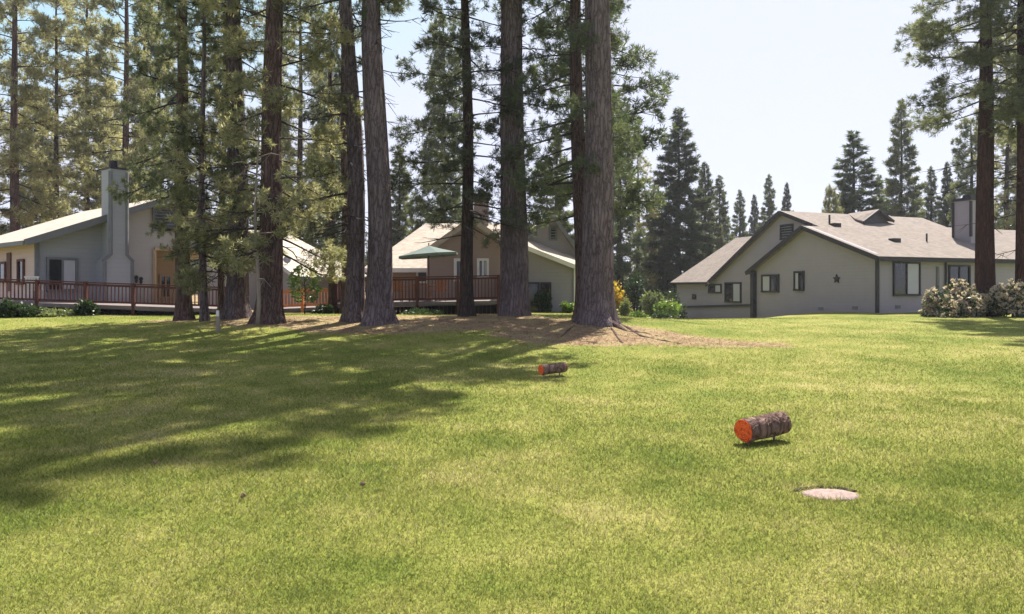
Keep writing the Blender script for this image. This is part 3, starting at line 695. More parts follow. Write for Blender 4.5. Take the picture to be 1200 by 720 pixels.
MB().tube([(ux, uy, zdk + .001), (ux, uy, zdk + .08), (ux, uy, zdk + .12)], [.26, .24, .08], 14).build('base', M['metal'], um)

def chair(x, y, z, rot, m, label, group='chairs on the decks'):
    root = empty('patio_chair', (x, y, z), label, 'chair', group); ca, sa = math.cos(rot), math.sin(rot)
    T = lambda a, b, c: Vector((x + a * ca - b * sa, y + a * sa + b * ca, z + c))
    mb = MB()
    for i in range(5): q = -.2 + i * .1; mb.bar(T(-.25, q, .43), T(.25, q, .43), .085, .025)
    mb.build('seat', m, root); mb = MB()
    for i in range(5): a = -.2 + i * .1; mb.bar(T(a, .25, .45), T(a, .36, .98), .075, .02)
    mb.bar(T(-.26, .36, .97), T(.26, .36, .97), .03, .06); mb.build('backrest', m, root)
    for a, b in ((-.24, -.24), (.24, -.24), (-.24, .25), (.24, .25)): MB().bar(T(a, b, 0), T(a, b, .64 if b < 0 else .45), .045, .045).build('leg', m, root)
    for a in (-.25, .25): MB().bar(T(a, -.27, .65), T(a, .3, .65), .06, .03).build('armrest', m, root)
M['chairo'] = plain('orange_brown_chair_wood', (.38, .17, .075), (.28, .12, .055), 5, .6)
chair(-4.75, 31.2, zdk, R(150), M['chairo'], 'orange brown wooden chair left of the umbrella pole')
chair(-3.2, 31.3, zdk, R(215), M['chairo'], 'orange brown wooden chair right of the umbrella pole')
chair(-19.5, 29.6, dl0.z - .02, R(200), M['white'], 'white wooden chair on the long deck at the frame edge')
tb = empty('patio_table', (-3.95, 32.0, zdk), 'round brown table under the green umbrella', 'table')
MB().tube([(-3.95, 32.0, zdk + .70), (-3.95, 32.0, zdk + .74)], [.55, .55], 20).build('tabletop', M['chairo'], tb)
for i in range(4):
    a = i * math.pi / 2 + .6; MB().bar((-3.95 + .42 * math.cos(a), 32 + .42 * math.sin(a), zdk), (-3.95 + .38 * math.cos(a), 32 + .38 * math.sin(a), zdk + .70), .05, .05).build('leg', M['chairo'], tb)

# ------------------------------------------------------------------ trees
def blades(C_, D_, size, nb, w, spread, rs):
    n = len(C_)
    d = D_[:, None, :] * 1.0 + rs.normal(0, spread, (n, nb, 3)); d /= np.linalg.norm(d, axis=-1, keepdims=True) + 1e-6
    sz = (size[:, None] * rs.uniform(.6, 1.15, (n, nb)))[..., None]
    b = C_[:, None, :] + rs.normal(0, .10, (n, nb, 3)) * size[:, None, None]
    s = np.cross(d, rs.normal(0, 1, (n, nb, 3))); s /= np.linalg.norm(s, axis=-1, keepdims=True) + 1e-6
    s *= (w * rs.uniform(.7, 1.3, (n, nb)))[..., None] / 2
    mid = b + d * sz * .45
    return np.stack([b, mid + s, b + d * sz, b, b + d * sz, mid - s], 2).reshape(-1, 3, 3)
def tubes_np(paths, radii):
    """thin three sided tubes along paths (list of (k,3)), as triangles"""
    out = []
    for p, r in zip(paths, radii):
        d = p[-1] - p[0]; d = d / (np.linalg.norm(d) + 1e-9)
        a = np.cross(d, [0, 0, 1.0]); 
        if np.linalg.norm(a) < .1: a = np.cross(d, [1.0, 0, 0])
        a /= np.linalg.norm(a); b = np.cross(d, a)
        ring = np.stack([a * math.cos(t) + b * math.sin(t) for t in (0, 2.094, 4.189)])
        R_ = p[:, None, :] + ring[None] * np.asarray(r)[:, None, None]
        for i in range(len(p) - 1):
            for k in range(3):
                k2 = (k + 1) % 3
                out.append((R_[i, k], R_[i, k2], R_[i + 1, k2])); out.append((R_[i, k], R_[i + 1, k2], R_[i + 1, k]))
    return np.array(out) if out else np.zeros((0, 3, 3))
def crown(name, seed, H, zb, Rm, nbr, ntuft, size, nb, w, shape, needle, barkm, spread=.62, twigs=True, dead=0, deadz=(2, 6), tw=.008):
    rs = np.random.RandomState(seed); Cn, Dn, Sz = [], [], []; paths, rad = [], []
    az = rs.uniform(0, 6.28)
    for i in range(nbr):
        t = ((i + rs.uniform(.1, .9)) / nbr) ** (1.0 if shape == 'pine' else 1.12); z = zb + (H - zb) * t * .99
        az += 2.4 + rs.uniform(-.6, .6)
        if shape == 'pine': L = Rm * (.62 + .75 * t) * (1 - t) ** .6 * rs.uniform(.55, 1.15); sl_ = -.22 + .75 * t + rs.uniform(-.15, .15); dr = .18
        elif shape == 'narrow': L = Rm * (1 - .55 * t) * rs.uniform(.5, 1.1); sl_ = -.15 + .4 * t + rs.uniform(-.2, .2); dr = .22
        else: L = Rm * (1 - t) ** .8 * rs.uniform(.68, 1.12) * min(1, .55 + t * 4) + .12; sl_ = -.2 + .6 * t + rs.uniform(-.12, .12); dr = .12
        h = np.array([math.cos(az), math.sin(az), 0]); sd = np.array([-h[1], h[0], 0])
        bend = rs.uniform(-.25, .25)
        f = lambda q: np.array([0, 0, z]) + h * (L * q) + sd * (bend * L * q * q) + np.array([0, 0, L * (sl_ * q - dr * q * q + .18 * q ** 4)])
        q = np.linspace(0, 1, 5); paths.append(np.array([f(a) for a in q])); r0 = .012 + .014 * L; rad.append(r0 * (1 - .8 * q))
        k = max(4, int(ntuft * (L / Rm) ** 1.2))
        start = .38 if shape == 'pine' else (.3 if shape == 'narrow' else .12)
        ncl = 1 if shape == 'fir' else 3
        for j in range(max(3, k // ncl)):
            a = start + (1 - start) * rs.uniform(0, 1) ** .7; p = f(a)
            off = sd * (rs.uniform(-1, 1) * (.38 if shape != 'fir' else .30) * L * (1.15 - a * .75)) + np.array([0, 0, rs.uniform(-.20, .34) * (.5 + .3 * L) * (.45 if shape == 'fir' else 1)])
            c = p + off + h * rs.uniform(0, .1) * L
            d = h * .6 + off * .5 / (np.linalg.norm(off) + .2) + np.array([0, 0, rs.uniform(.0, .6)]); d /= np.linalg.norm(d)
            for _ in range(ncl):
                Cn.append(c + (rs.normal(0, .55, 3) * size * np.array([1, 1, .8]) if ncl > 1 else 0)); Dn.append(d); Sz.append(size * rs.uniform(.75, 1.25))
            if twigs: paths.append(np.array([f(max(.1, a - .12)), c])); rad.append([tw * 1.4, tw * .6])
    for i in range(dead):
        z = rs.uniform(*deadz); a = rs.uniform(0, 6.28); L = rs.uniform(.8, 2.4); h = np.array([math.cos(a), math.sin(a), 0]); sd = np.array([-h[1], h[0], 0])
        q = np.linspace(0, 1, 6); pts = np.array([np.array([0, 0, z]) + h * L * x + sd * L * .25 * math.sin(3 * x + i) * x + np.array([0, 0, L * (-.15 * x - .3 * x * x + .25 * x ** 3)]) for x in q]); paths.append(pts); rad.append(.028 * (1 - .8 * q))
        for j in range(4):
            k = rs.randint(1, 5); e = pts[k] + (h * rs.uniform(.1, .5) + sd * rs.uniform(-.5, .5) + np.array([0, 0, rs.uniform(-.45, .1)])) * .9; paths.append(np.array([pts[k], e])); rad.append([.012, .005])
    A = blades(np.array(Cn), np.array(Dn), np.array(Sz), nb, w, spread, rs); B = tubes_np(paths, rad)
    V = np.concatenate([A, B]); mi = np.concatenate([np.zeros(len(A)), np.ones(len(B))])
    return tri_mesh(name, V, [needle, barkm], mi)
def trunk_mb(H, r0, lean=(0, 0), curve=0, flare=.35, n=18, seed=0, step=.45, rtop=.12):
    rs = np.random.RandomState(seed); mb = MB(); zs = [-.3, -.05, .1, .25, .45, .75] + list(np.arange(1.2, H, step if H < 12 else .8)) + [H]
    ph = rs.uniform(0, 6.28, 6); pts, rad = [], []
    for z in zs:
        t = max(0, z) / H; pts.append((lean[0] * z / 10 + curve * math.sin(z * .5 + ph[0]), lean[1] * z / 10 + curve * math.sin(z * .43 + ph[1]), z))
        rad.append(r0 * ((1 - t) * (1 - rtop) + rtop))
    fur = rs.uniform(-1, 1, (n, 4))
    def jit(i, k):
        a = 2 * math.pi * k / n; z = max(0, zs[i]); fl = flare * math.exp(-z / .38) * (1 + .55 * math.sin(3 * a + ph[2]) + .35 * math.sin(5 * a + ph[3]))
        return 1 + fl + .035 * math.sin(7 * a + ph[4] + z * .35) + .03 * math.sin(4 * a - z * .8 + ph[5]) + (.045 if n > 24 else .02) * (fur[k, 0] + .7 * math.sin(z * 1.3 * fur[k, 1] + 5 * fur[k, 2])) + rs.uniform(-.015, .015)
    return mb.tube(pts, rad, n, True, jit)

CR = {
 'low': crown('crown', 11, 24, 2.4, 2.9, 96, 56, .19, 30, .019, 'pine', M['needleA'], M['twig'], 1.1, dead=14, deadz=(1.8, 5)),
 'low2': crown('crown', 12, 22, 1.9, 2.4, 100, 54, .18, 30, .019, 'narrow', M['needleB'], M['twig'], 1.1, dead=10, deadz=(1.5, 4)),
 'high': crown('crown', 13, 27, 10.8, 3.6, 88, 104, .21, 30, .021, 'pine', M['needleA'], M['twig'], 1.1, dead=12, deadz=(4.5, 10)),
 'mid': crown('crown', 14, 24, 4.2, 2.9, 96, 60, .20, 30, .020, 'narrow', M['needleA'], M['twig'], 1.1, dead=8, deadz=(3, 6)),
 'slim': crown('crown', 15, 20, 3.0, 2.0, 92, 46, .18, 28, .019, 'narrow', M['needleC'], M['twig'], 1.1, dead=6, deadz=(2, 4)),
 'bare': crown('crown', 16, 25, 9.5, 3.0, 80, 84, .20, 28, .020, 'pine', M['needleA'], M['twig'], 1.1, dead=44, deadz=(2.6, 9.5)),
}
NG = 'tall pines standing at the top of the lawn'
def fore(px, D, w, H, ck, bm, label, lean=0, yaw=0, seed=0, curve=.05, flare=.42, csc=1.0, name='pine_tree', group=NG, n=18, cz=1.0, cdz=0):
    x = (px - 600) / F * D; z = gz(x, D); root = empty(name, (x, D, z), label, 'tree', group)
    mb = trunk_mb(H, w / 2 * D / F, (lean, 0), curve, flare, 44 if w >= 20 else n, seed, .3 if w >= 20 else .45); mb.v = [(a + x, b + D, c + z) for a, b, c in mb.v]
    t = mb.build('trunk', bm, root, smooth=True)
    if ck:
        o = bpy.data.objects.new('crown', CR[ck]); COL.objects.link(o); o.parent = root; o.rotation_euler = (0, 0, R(yaw)); o.scale = (csc, csc, cz)
        o.location = (lean * 1.0, 0, cdz); ORG[o.name] = root.location.copy()
    return root
A_, B_, D_ = M['barkA'], M['barkB'], M['barkC']
fore(216, 25.0, 17, 24, 'mid', B_, 'slender red brown pine, first of the tall row beside the long deck', -.12, 20, 1, csc=.7)
fore(238, 23.0, 9, 15, 'low2', A_, 'thin young pine with a slim grey stem beside the white stake', .0, 100, 2, .08, csc=.62, cz=.75)
fore(261, 26.5, 8, 16, 'low2', B_, 'thin reddish stem with drooping twigs between slender pine and thick pair', .02, 60, 3, csc=.62, cz=.8)
fore(279, 23.5, 25, 25, 'low', A_, 'thick grey pine, nearer the long deck in the thick pair', -.12, 140, 4, csc=.9)
fore(314, 22.0, 27, 26, 'low2', B_, 'thick reddish pine, right one of the thick pair before the orange deck', .22, 230, 5, csc=1.15, cz=1.1)
fore(389, 30.5, 8, 18, 'slim', B_, 'thin red pine in front of the left end of the dark red deck', -.03, 75, 6, csc=.8)
fore(404, 29.5, 10, 20, None, B_, 'slim reddish bare trunk just left of the big twin grey trunks', -.02, 0, 7)
fore(418, 22.6, 22, 25, 'bare', A_, 'grey pine with many dead branches, narrower of the twin trunks', -.28, 100, 8, .08)
fore(443, 22.0, 30, 28, 'high', A_, 'broad slightly curved grey pine, right one of the twin trunks', -.12, 10, 9, .12)
fore(548, 24.0, 16, 21, 'slim', D_, 'slim dark pine with narrow crown standing before the brown gable', -.06, 0, 10, csc=1.15)
fore(602, 24.0, 33, 30, 'high', A_, 'large straight pine rising alone between brown gable and grey gable', -.06, 150, 11, .02, .12)
fore(683, 23.2, 20, 24, 'mid', B_, 'dark reddish pine tight against the largest trunk on the bank', -.22, 40, 12, csc=.85, n=14)
t14 = fore(701, 22.0, 38, 30, 'high', A_, 'largest pine with widest trunk and roots spreading on the dry bank', -.03, 255, 13, .03, .5, n=26, csc=.82)
fore(1155, 33.0, 21, 27, 'high', M['barkE'], 'dark red pine rising from the flowering bush before the grey house', .0, 200, 14, .03, csc=1.35, cz=1.12, cdz=-3.2)
fore(1197, 32.0, 13, 26, 'high', M['barkE'], 'dark red pine cut by the frame edge beside the flowering bush', .0, 300, 15, .02, csc=1.1, cz=1.0, cdz=-2.5)
# roots of the largest pine
x0, y0 = (701 - 600) / F * 22, 22.0
def root_arm(pts, r):
    mb = MB(); P_ = []
    for (px, py) in pts:
        D = 20.5
        for _ in range(12): D = F * (EYE - gz((px - 600) / F * D, D)) / (py - HZ)
        P_.append(Vector(((px - 600) / F * D, D, gz((px - 600) / F * D, D) - r * .35)))
    P_ = [Vector((x0 + .35, y0 - .3, t14.location.z + .05))] + P_
    n_ = len(P_); q = []
    for i in range(n_ - 1):
        for k in range(4): q.append(P_[i].lerp(P_[i + 1], k / 4) + Vector((0, 0, .02 * math.sin(i * 4 + k * 1.9))))
    q.append(P_[-1]); rr = [r * (1 - .75 * i / len(q)) for i in range(len(q))]
    mb.tube(q, rr, 7, True, lambda i, k: 1 + .15 * math.sin(i * 1.7 + k * 2.1))
    mb.build('root', B_, t14, smooth=True)
root_arm([(735, 387), (757, 393), (774, 395)], .085); root_arm([(725, 391), (752, 398), (790, 402), (808, 405)], .08)
root_arm([(712, 392), (728, 402), (742, 406)], .065); root_arm([(675, 392), (655, 397)], .05)

# dead snag
def snag(px, D, H, r, label):
    x = (px - 600) / F * D; z = gz(x, D); root = empty('dead_tree', (x, D, z), label, 'dead tree'); rs = np.random.RandomState(3)
    mb = MB(); pts = [(x + .06 * math.sin(k * .9), D + .05 * math.cos(k), z - .1 + k * H / 9) for k in range(10)]; mb.tube(pts, [r * (1 - .085 * k) for k in range(10)], 8); mb.build('trunk', M['pale'], root, smooth=True)
    mb = MB()
    for i in range(26):
        zz = rs.uniform(1.0, H - .2); a = rs.uniform(0, 6.28); L = rs.uniform(.3, 1.0); p = Vector((x, D, z + zz)); e = p + Vector((math.cos(a) * L, math.sin(a) * L, rs.uniform(-.35, .3)))
        mid = p.lerp(e, .5) + Vector((0, 0, .12)); mb.tube([p, mid, e], [.02, .014, .005], 4)
        mb.tube([mid, mid + Vector((rs.uniform(-.3, .3), rs.uniform(-.3, .3), -.3))], [.009, .004], 3)
    mb.build('twigs', M['pale'], root)
snag(301, 21.3, 6.2, .065, 'pale leafless dead sapling in front of the thick pine pair')

# background conifers: a few crowns, each tree a copy with its own size
BK = {
 'firA': (crown('crown', 31, 20, 1.2, 3.6, 140, 80, .40, 17, .06, 'fir', M['needleC'], M['barkC'], .95, False), 20, 3.6),
 'firB': (crown('crown', 32, 20, 3.0, 2.8, 120, 52, .40, 17, .06, 'fir', M['needleA'], M['barkC'], .95, False), 20, 2.8),
 'pineA': (crown('crown', 33, 24, 4.6, 4.0, 84, 62, .32, 24, .04, 'pine', M['needleB'], M['barkC'], 1.1, True, 6, (3, 6), .014), 24, 4.0),
 'pineB': (crown('crown', 34, 24, 3.0, 3.6, 80, 58, .32, 24, .04, 'pine', M['needleB'], M['barkC'], 1.1, True, 6, (2, 5), .014), 24, 3.6),
 'pineC': (crown('crown', 35, 20, 2.4, 3.0, 96, 72, .34, 20, .05, 'narrow', M['needleA'], M['barkC'], 1.1, False), 20, 3.0),
 'pineD': (crown('crown', 37, 24, 4.6, 4.0, 84, 66, .30, 24, .036, 'pine', M['needleA'], M['barkC'], 1.1, True, 6, (3, 6), .014), 24, 4.0),
 'bush': (crown('crown', 36, 9, .8, 3.0, 60, 60, .32, 20, .045, 'pine', M['needleB'], M['barkC'], 1.1, False), 9, 3.0),
}
tm = {}
for k, (me_, H, Rm) in BK.items():
    for nm, mt in (('B', B_), ('D', D_)):
        mb = trunk_mb(H * .985, .30 if H > 12 else .16, (0, 0), .04, .25, 10, 7); o = mb.build('trunk', mt, smooth=True); tm[k, nm] = o.data; bpy.data.objects.remove(o)
ORG.pop('trunk', None)
def back(px, D, top, wpx, kind, label, seed=0, bk='D', group='conifers behind the houses', tw=1.0, name='conifer'):
    me_, H0, R0 = BK[kind]; x = (px - 600) / F * D; z = gz(x, D); H = zat(top, D) - z; sr = wpx / 2 * D / F / R0
    root = empty(name, (x, D, z), label, 'tree', group)
    o = bpy.data.objects.new('trunk', tm[kind, bk]); COL.objects.link(o); o.parent = root; o.scale = (tw, tw, H / H0)
    o = bpy.data.objects.new('crown', me_); COL.objects.link(o); o.parent = root; o.scale = (sr, sr, H / H0); o.rotation_euler = (0, 0, seed * 1.93)
    return root
# right of the largest pine
back(795, 66, 126, 106, 'firA', 'tall dense dark fir left of the grey house', 1)
back(826, 74, 190, 60, 'firA', 'dark fir overlapping the right flank of the tallest dark fir', 2)
back(843, 84, 206, 46, 'firB', 'mid height conifer behind the low left roof of the grey house', 3)
back(867, 98, 223, 36, 'firB', 'narrow pale conifer left of the grey gable peak', 4)
back(884, 104, 228, 30, 'firA', 'smallest narrow conifer just left of the grey gable peak', 5)
back(901, 92, 205, 38, 'firB', 'pointed conifer rising behind the grey gable louvre', 6)
back(922, 98, 214, 32, 'firA', 'slim conifer directly above the grey gable peak', 7)
back(748, 66, 168, 64, 'pineB', 'yellow green pine beside the largest trunk', 8, tw=.8)
back(726, 60, 120, 66, 'pineC', 'loose grey green pine half hidden by the largest trunk', 9)
back(768, 88, 215, 46, 'firB', 'pale conifer left of the tall dense fir', 21)
back(1000, 70, 154, 96, 'firB', 'broad conifer behind the shingle roof left of the tall spire', 10)
back(972, 66, 222, 40, 'bush', 'short yellow green pine peeking above the shingle ridge', 11, tw=.8)
back(1056, 74, 117, 66, 'firB', 'tall thin spire conifer standing behind the shingle roof', 12, tw=.9)
back(1030, 90, 205, 40, 'firB', 'low conifer between the broad conifer and the tall spire', 13)
back(1091, 84, 196, 42, 'firB', 'dark pointed conifer right of the tall thin spire', 14)
back(1110, 78, 190, 42, 'firA', 'dense small fir behind the grey chimney', 15)
back(1138, 66, 140, 64, 'pineC', 'loose pine rising behind the grey house chimney', 16)
back(1180, 72, 30, 96, 'pineB', 'tall sunlit pine behind the right wing of the grey house', 17)
back(1225, 74, -40, 110, 'pineC', 'dark pine at the frame edge behind the grey house', 18)
# left and centre, behind the houses
lg = 'pines behind the left houses'
back(17, 47, -160, 150, 'pineA', 'tall pine with bare red trunk at the left frame edge', 1, 'B', lg, 1.15)
back(148, 52, -140, 150, 'pineA', 'tall pine with red trunk just right of the grey chimney', 2, 'B', lg, 1.1)
back(-40, 55, -60, 150, 'pineB', 'sunlit pine whose crown enters from the left frame edge', 3, 'D', lg)
back(66, 58, -40, 130, 'pineB', 'golden green pine left of the grey chimney', 4, 'D', lg)
back(102, 66, -80, 130, 'pineA', 'golden green pine directly behind the grey chimney', 5, 'D', lg)
back(42, 84, 110, 70, 'pineC', 'dark loose pine low behind the left roof', 6, 'D', lg)
back(186, 64, -40, 90, 'pineC', 'dark green pine right of the red trunk beside the chimney', 7, 'D', lg)
back(352, 54, -60, 130, 'pineA', 'open pine above the cream roof between the thick pair and the twins', 10, 'D', lg)
back(385, 68, 70, 80, 'pineC', 'small pine above the low end of the cream roof', 11, 'D', lg)
back(468, 74, 170, 62, 'firB', 'narrow conifer between the twin trunks and the brown gable', 12, 'D', lg)
back(520, 54, 20, 92, 'pineC', 'dark loose pine behind the cream roof and slim dark pine', 14, 'D', lg)
back(652, 62, 150, 66, 'firB', 'conifer behind the grey upper gable', 15, 'D', lg)
back(130, 90, 90, 80, 'firA', 'far dark fir seen under the crowns right of the chimney', 16, 'D', lg)
back(330, 92, 120, 70, 'firA', 'far fir above the cream roof behind the open pine', 17, 'D', lg)

back(697, 31, -230, 215, 'pineD', 'open pine close behind the largest trunk, crown reaching over the pale sky', 3, 'D', lg, .7)
# far woods: one mass
rs = np.random.RandomState(77); parts = []
fa = [np.zeros((0, 3, 3))]
def far_tree(x, y, H, Rr):
    k = 130; t = rs.uniform(0, 1, k) ** 1.25; a = rs.uniform(0, 6.28, k); r = Rr * (1 - t) ** .85 * rs.uniform(.2, 1, k) ** .6
    c = np.stack([x + np.cos(a) * r, y + np.sin(a) * r, gh(x, y) + 1 + (H - 1) * t + 0 * a], -1); d = np.stack([np.cos(a), np.sin(a), np.full(k, .1)], -1); d /= np.linalg.norm(d, axis=-1, keepdims=True)
    return blades(c, d, np.full(k, 1.35), 7, .34, .6, rs)
fl = []
for i in range(150):
    D = rs.uniform(112, 150); px = rs.uniform(-260, 780) if i < 110 else rs.uniform(840, 1420)
    H = rs.uniform(6, 12) if px < 780 else rs.uniform(8, 14)
    fl.append(far_tree((px - 600) / F * D, D, H, rs.uniform(2.2, 3.4)))
fw = bpy.data.objects.new('far_woods', tri_mesh('far_woods', np.concatenate(fl), [M['needleC']])); COL.objects.link(fw)
tag(fw, 'distant belt of grey green conifers closing the view', 'woods', kind='stuff')

# ------------------------------------------------------------------ shrubs
def shrub_mesh(name, seed, rx, ry, rz, n, leaf, mat, nlump=13, tall=False):
    rs = np.random.RandomState(seed); lumps = []
    for i in range(nlump):
        a = rs.uniform(0, 6.28); r = rs.uniform(.1, .75); lumps.append((rx * r * math.cos(a), ry * r * math.sin(a), rz * rs.uniform(.08, 1.0) * (1 - .3 * r), rs.uniform(.28, .5)))
    L = np.array(lumps); k = rs.randint(0, nlump, n); d = rs.normal(0, 1, (n, 3)); d[:, 2] = np.abs(d[:, 2]) * .8 - .25; d /= np.linalg.norm(d, axis=1, keepdims=True)
    rad = L[k, 3][:, None] * np.array([rx, ry, rz])[None] * rs.uniform(.55, 1.05, (n, 1)); c = L[k, :3] * np.array([1, 1, .72]) + d * rad; c[:, 2] = np.maximum(c[:, 2], .05 * rs.rand(n))
    dd = d + rs.normal(0, .5, (n, 3)); dd /= np.linalg.norm(dd, axis=1, keepdims=True); s = np.cross(dd, rs.normal(0, 1, (n, 3))); s /= np.linalg.norm(s, axis=1, keepdims=True)
    lf = leaf * rs.uniform(.6, 1.3, (n, 1)); mid = c + dd * lf * .5
    V = np.stack([c, mid + s * lf * .3, c + dd * lf, c, c + dd * lf, mid - s * lf * .3], 1).reshape(-1, 3, 3)
    return tri_mesh(name, V, [mat]), c, d
def shrub(px, D, wpx, hpx, mat, label, seed, n=900, leaf=.12, group=None, cat='shrub', name='shrub', basey=None, bloom=None, depth=.8):
    x = (px - 600) / F * D; z = gz(x, D) - .02; root = empty(name, (x, D, z), label, cat, group)
    rx = wpx / 2 * D / F; rz = hpx * D / F
    me_, c, d = shrub_mesh('foliage', seed, rx, rx * depth, rz, n, leaf, mat)
    o = bpy.data.objects.new('foliage', me_); COL.objects.link(o); o.parent = root
    mb = MB(); rs = np.random.RandomState(seed)
    for i in range(6):
        a = rs.uniform(0, 6.28); mb.tube([(x, D, z - .05), (x + rx * .3 * math.cos(a), D + rx * .3 * math.sin(a), z + rz * .35), (x + rx * .55 * math.cos(a), D + rx * .5 * math.sin(a), z + rz * .65)], [.03, .022, .008], 5)
    mb.build('stems', M['twig'], root)
    if bloom:
        k = np.where((d[:, 2] > -.1))[0][:bloom]; cc_ = c[k] + d[k] * .05
        A = blades(cc_, d[k], np.full(len(k), .15), 10, .11, 1.2, rs)
        o = bpy.data.objects.new('blossoms', tri_mesh('blossoms', A, [M['bloom']])); COL.objects.link(o); o.parent = root
    return root
sg = 'shrubs around the houses'
shrub(1116, 32.6, 70, 46, M['leafD'], 'broad bush covered in cream blossoms left of the dark red pine', 1, 2600, .17, sg, bloom=600)
shrub(1178, 31.6, 54, 46, M['leafD'], 'bush of cream blossoms right of the dark red pine', 2, 2300, .17, sg, bloom=560)
shrub(727, 50, 26, 44, M['leafY'], 'tall shrub of bright yellow blossoms beside the largest trunk', 3, 1400, .2, sg)
shrub(744, 47, 22, 52, M['leafD'], 'dark upright shrub between the yellow shrub and pale bushes', 4, 1600, .17, sg)
shrub(765, 45, 32, 32, M['leafP'], 'pale loose bush in front of the small distant house', 5, 1400, .17, sg)
shrub(782, 44, 36, 22, M['leafG'], 'bright green rounded bush at the left corner of the grey house', 6, 1500, .15, sg)
shrub(748, 41, 22, 11, M['leafG'], 'low clipped green mound below the dark upright shrub', 7, 800, .12, sg)
shrub(732, 42, 18, 24, M['leafP'], 'small pale shrub at the foot of the yellow shrub', 17, 800, .14, sg)
shrub(775, 41, 40, 9, M['leafD'], 'low dark shrub under the bright green rounded bush', 18, 900, .13, sg)
shrub(790, 52, 30, 38, M['leafD'], 'dark shrub behind the left wall of the grey house', 19, 1400, .2, sg)
shrub(667, 34.5, 20, 14, M['leafG'], 'small round bush at the white house corner beside the largest trunk', 8, 900, .11, sg)
shrub(637, 35.2, 18, 30, M['leafD'], 'narrow dark shrub before the dark patio doors', 9, 1000, .13, sg)
shrub(27, 26.9, 46, 16, M['leafD'], 'low dark shrub under the long deck near the frame edge', 10, 1200, .13, sg)
shrub(5, 26.5, 26, 24, M['leafD'], 'dark leafy shrub cut by the left frame edge', 11, 1000, .13, sg)
shrub(62, 27.2, 44, 11, M['leafP'], 'low spreading grey green shrub under the long deck', 12, 1000, .12, sg)
shrub(100, 27.6, 26, 20, M['leafD'], 'upright dark shrub against the middle of the long deck', 13, 900, .12, sg)
shrub(545, 29.4, 12, 34, M['leafG'], 'slim green plant before the dark red railing beside the slim pine', 14, 500, .12, sg)
shrub(380, 29.2, 26, 12, M['leafD'], 'low dark plant below the left end of the dark red deck', 15, 700, .12, sg)
shrub(490, 29.0, 60, 10, M['leafD'], 'low dark ground plant under the dark red deck', 16, 900, .12, sg)
# green sapling in front of the orange deck
x, D = (357 - 600) / F * 29.5, 29.5; z = gz(x, D)
sp = empty('sapling', (x, D, z), 'bright green leafy sapling in front of the orange deck', 'tree')
mb = MB(); rs = np.random.RandomState(9); mb.tube([(x, D, z - .1), (x + .03, D, z + .7), (x - .02, D, z + 1.5)], [.035, .028, .012], 6)
for i in range(12):
    a = rs.uniform(0, 6.28); zz = rs.uniform(.5, 1.4); mb.tube([(x, D, z + zz), (x + .4 * math.cos(a), D + .4 * math.sin(a), z + zz + .3)], [.012, .005], 4)
mb.build('trunk', M['twig'], sp)
n = 620; a = rs.uniform(0, 6.28, n); t = rs.rand(n); r = .62 * np.sin(np.pi * (.15 + .75 * t)) * rs.uniform(.15, 1, n) ** .5
c = np.stack([np.cos(a) * r, np.sin(a) * r, .5 + 1.45 * t], -1); d = np.stack([np.cos(a), np.sin(a), rs.uniform(-.6, .4, n)], -1); d /= np.linalg.norm(d, axis=1, keepdims=True)
s = np.cross(d, rs.normal(0, 1, (n, 3))); s /= np.linalg.norm(s, axis=1, keepdims=True); lf = .17 * rs.uniform(.6, 1.2, (n, 1))
V = np.stack([c, c + d * lf * .5 + s * lf * .3, c + d * lf, c, c + d * lf, c + d * lf * .5 - s * lf * .3], 1).reshape(-1, 3, 3)
o = bpy.data.objects.new('crown', tri_mesh('crown', V, [M['leafG']])); COL.objects.link(o); o.parent = sp

# ------------------------------------------------------------------ things on the lawn
def wx(px, py):
    D = 10.0
    for _ in range(40): D = .5 * D + .5 * F * (EYE - gz((px - 600) / F * D, D)) / (py - HZ)
    return (px - 600) / F * D, D
morange, nt, b, o = newmat('orange_paint')
v_ = mapping(nt, (1, 1, 1)); ge_ = mapping(nt, (1, 1, 1), src='Generated')
cn = N(nt, 'ShaderNodeVectorMath', operation='DISTANCE'); nt.links.new(ge_, cn.inputs[0]); cn.inputs[1].default_value = (.5, .46, .52)
vo = noise(nt, v_, 26, 6, .7); wob = noise(nt, v_, 9, 3)
rg_ = math_(nt, 'SINE', math_(nt, 'ADD', math_(nt, 'MULTIPLY', cn.outputs['Value'], 62), math_(nt, 'MULTIPLY', wob, 7)))
fo = math_(nt, 'ADD', vo, math_(nt, 'MULTIPLY', rg_, .075))
nt.links.new(ramp(nt, fo, [(.32, (.26, .022, .01)), (.47, (.78, .10, .02)), (.62, (.88, .17, .04)), (.78, (.72, .36, .17))]), b.inputs['Base Color'])
b.inputs['Roughness'].default_value = .85; b.inputs['Specular IOR Level'].default_value = .2; bump(nt, b, fo, .9, .012)
M['logbark'] = bark('log_bark', (.36, .235, .19), (.23, .14, .11), (.05, .033, .028))
mring = M['logbark']
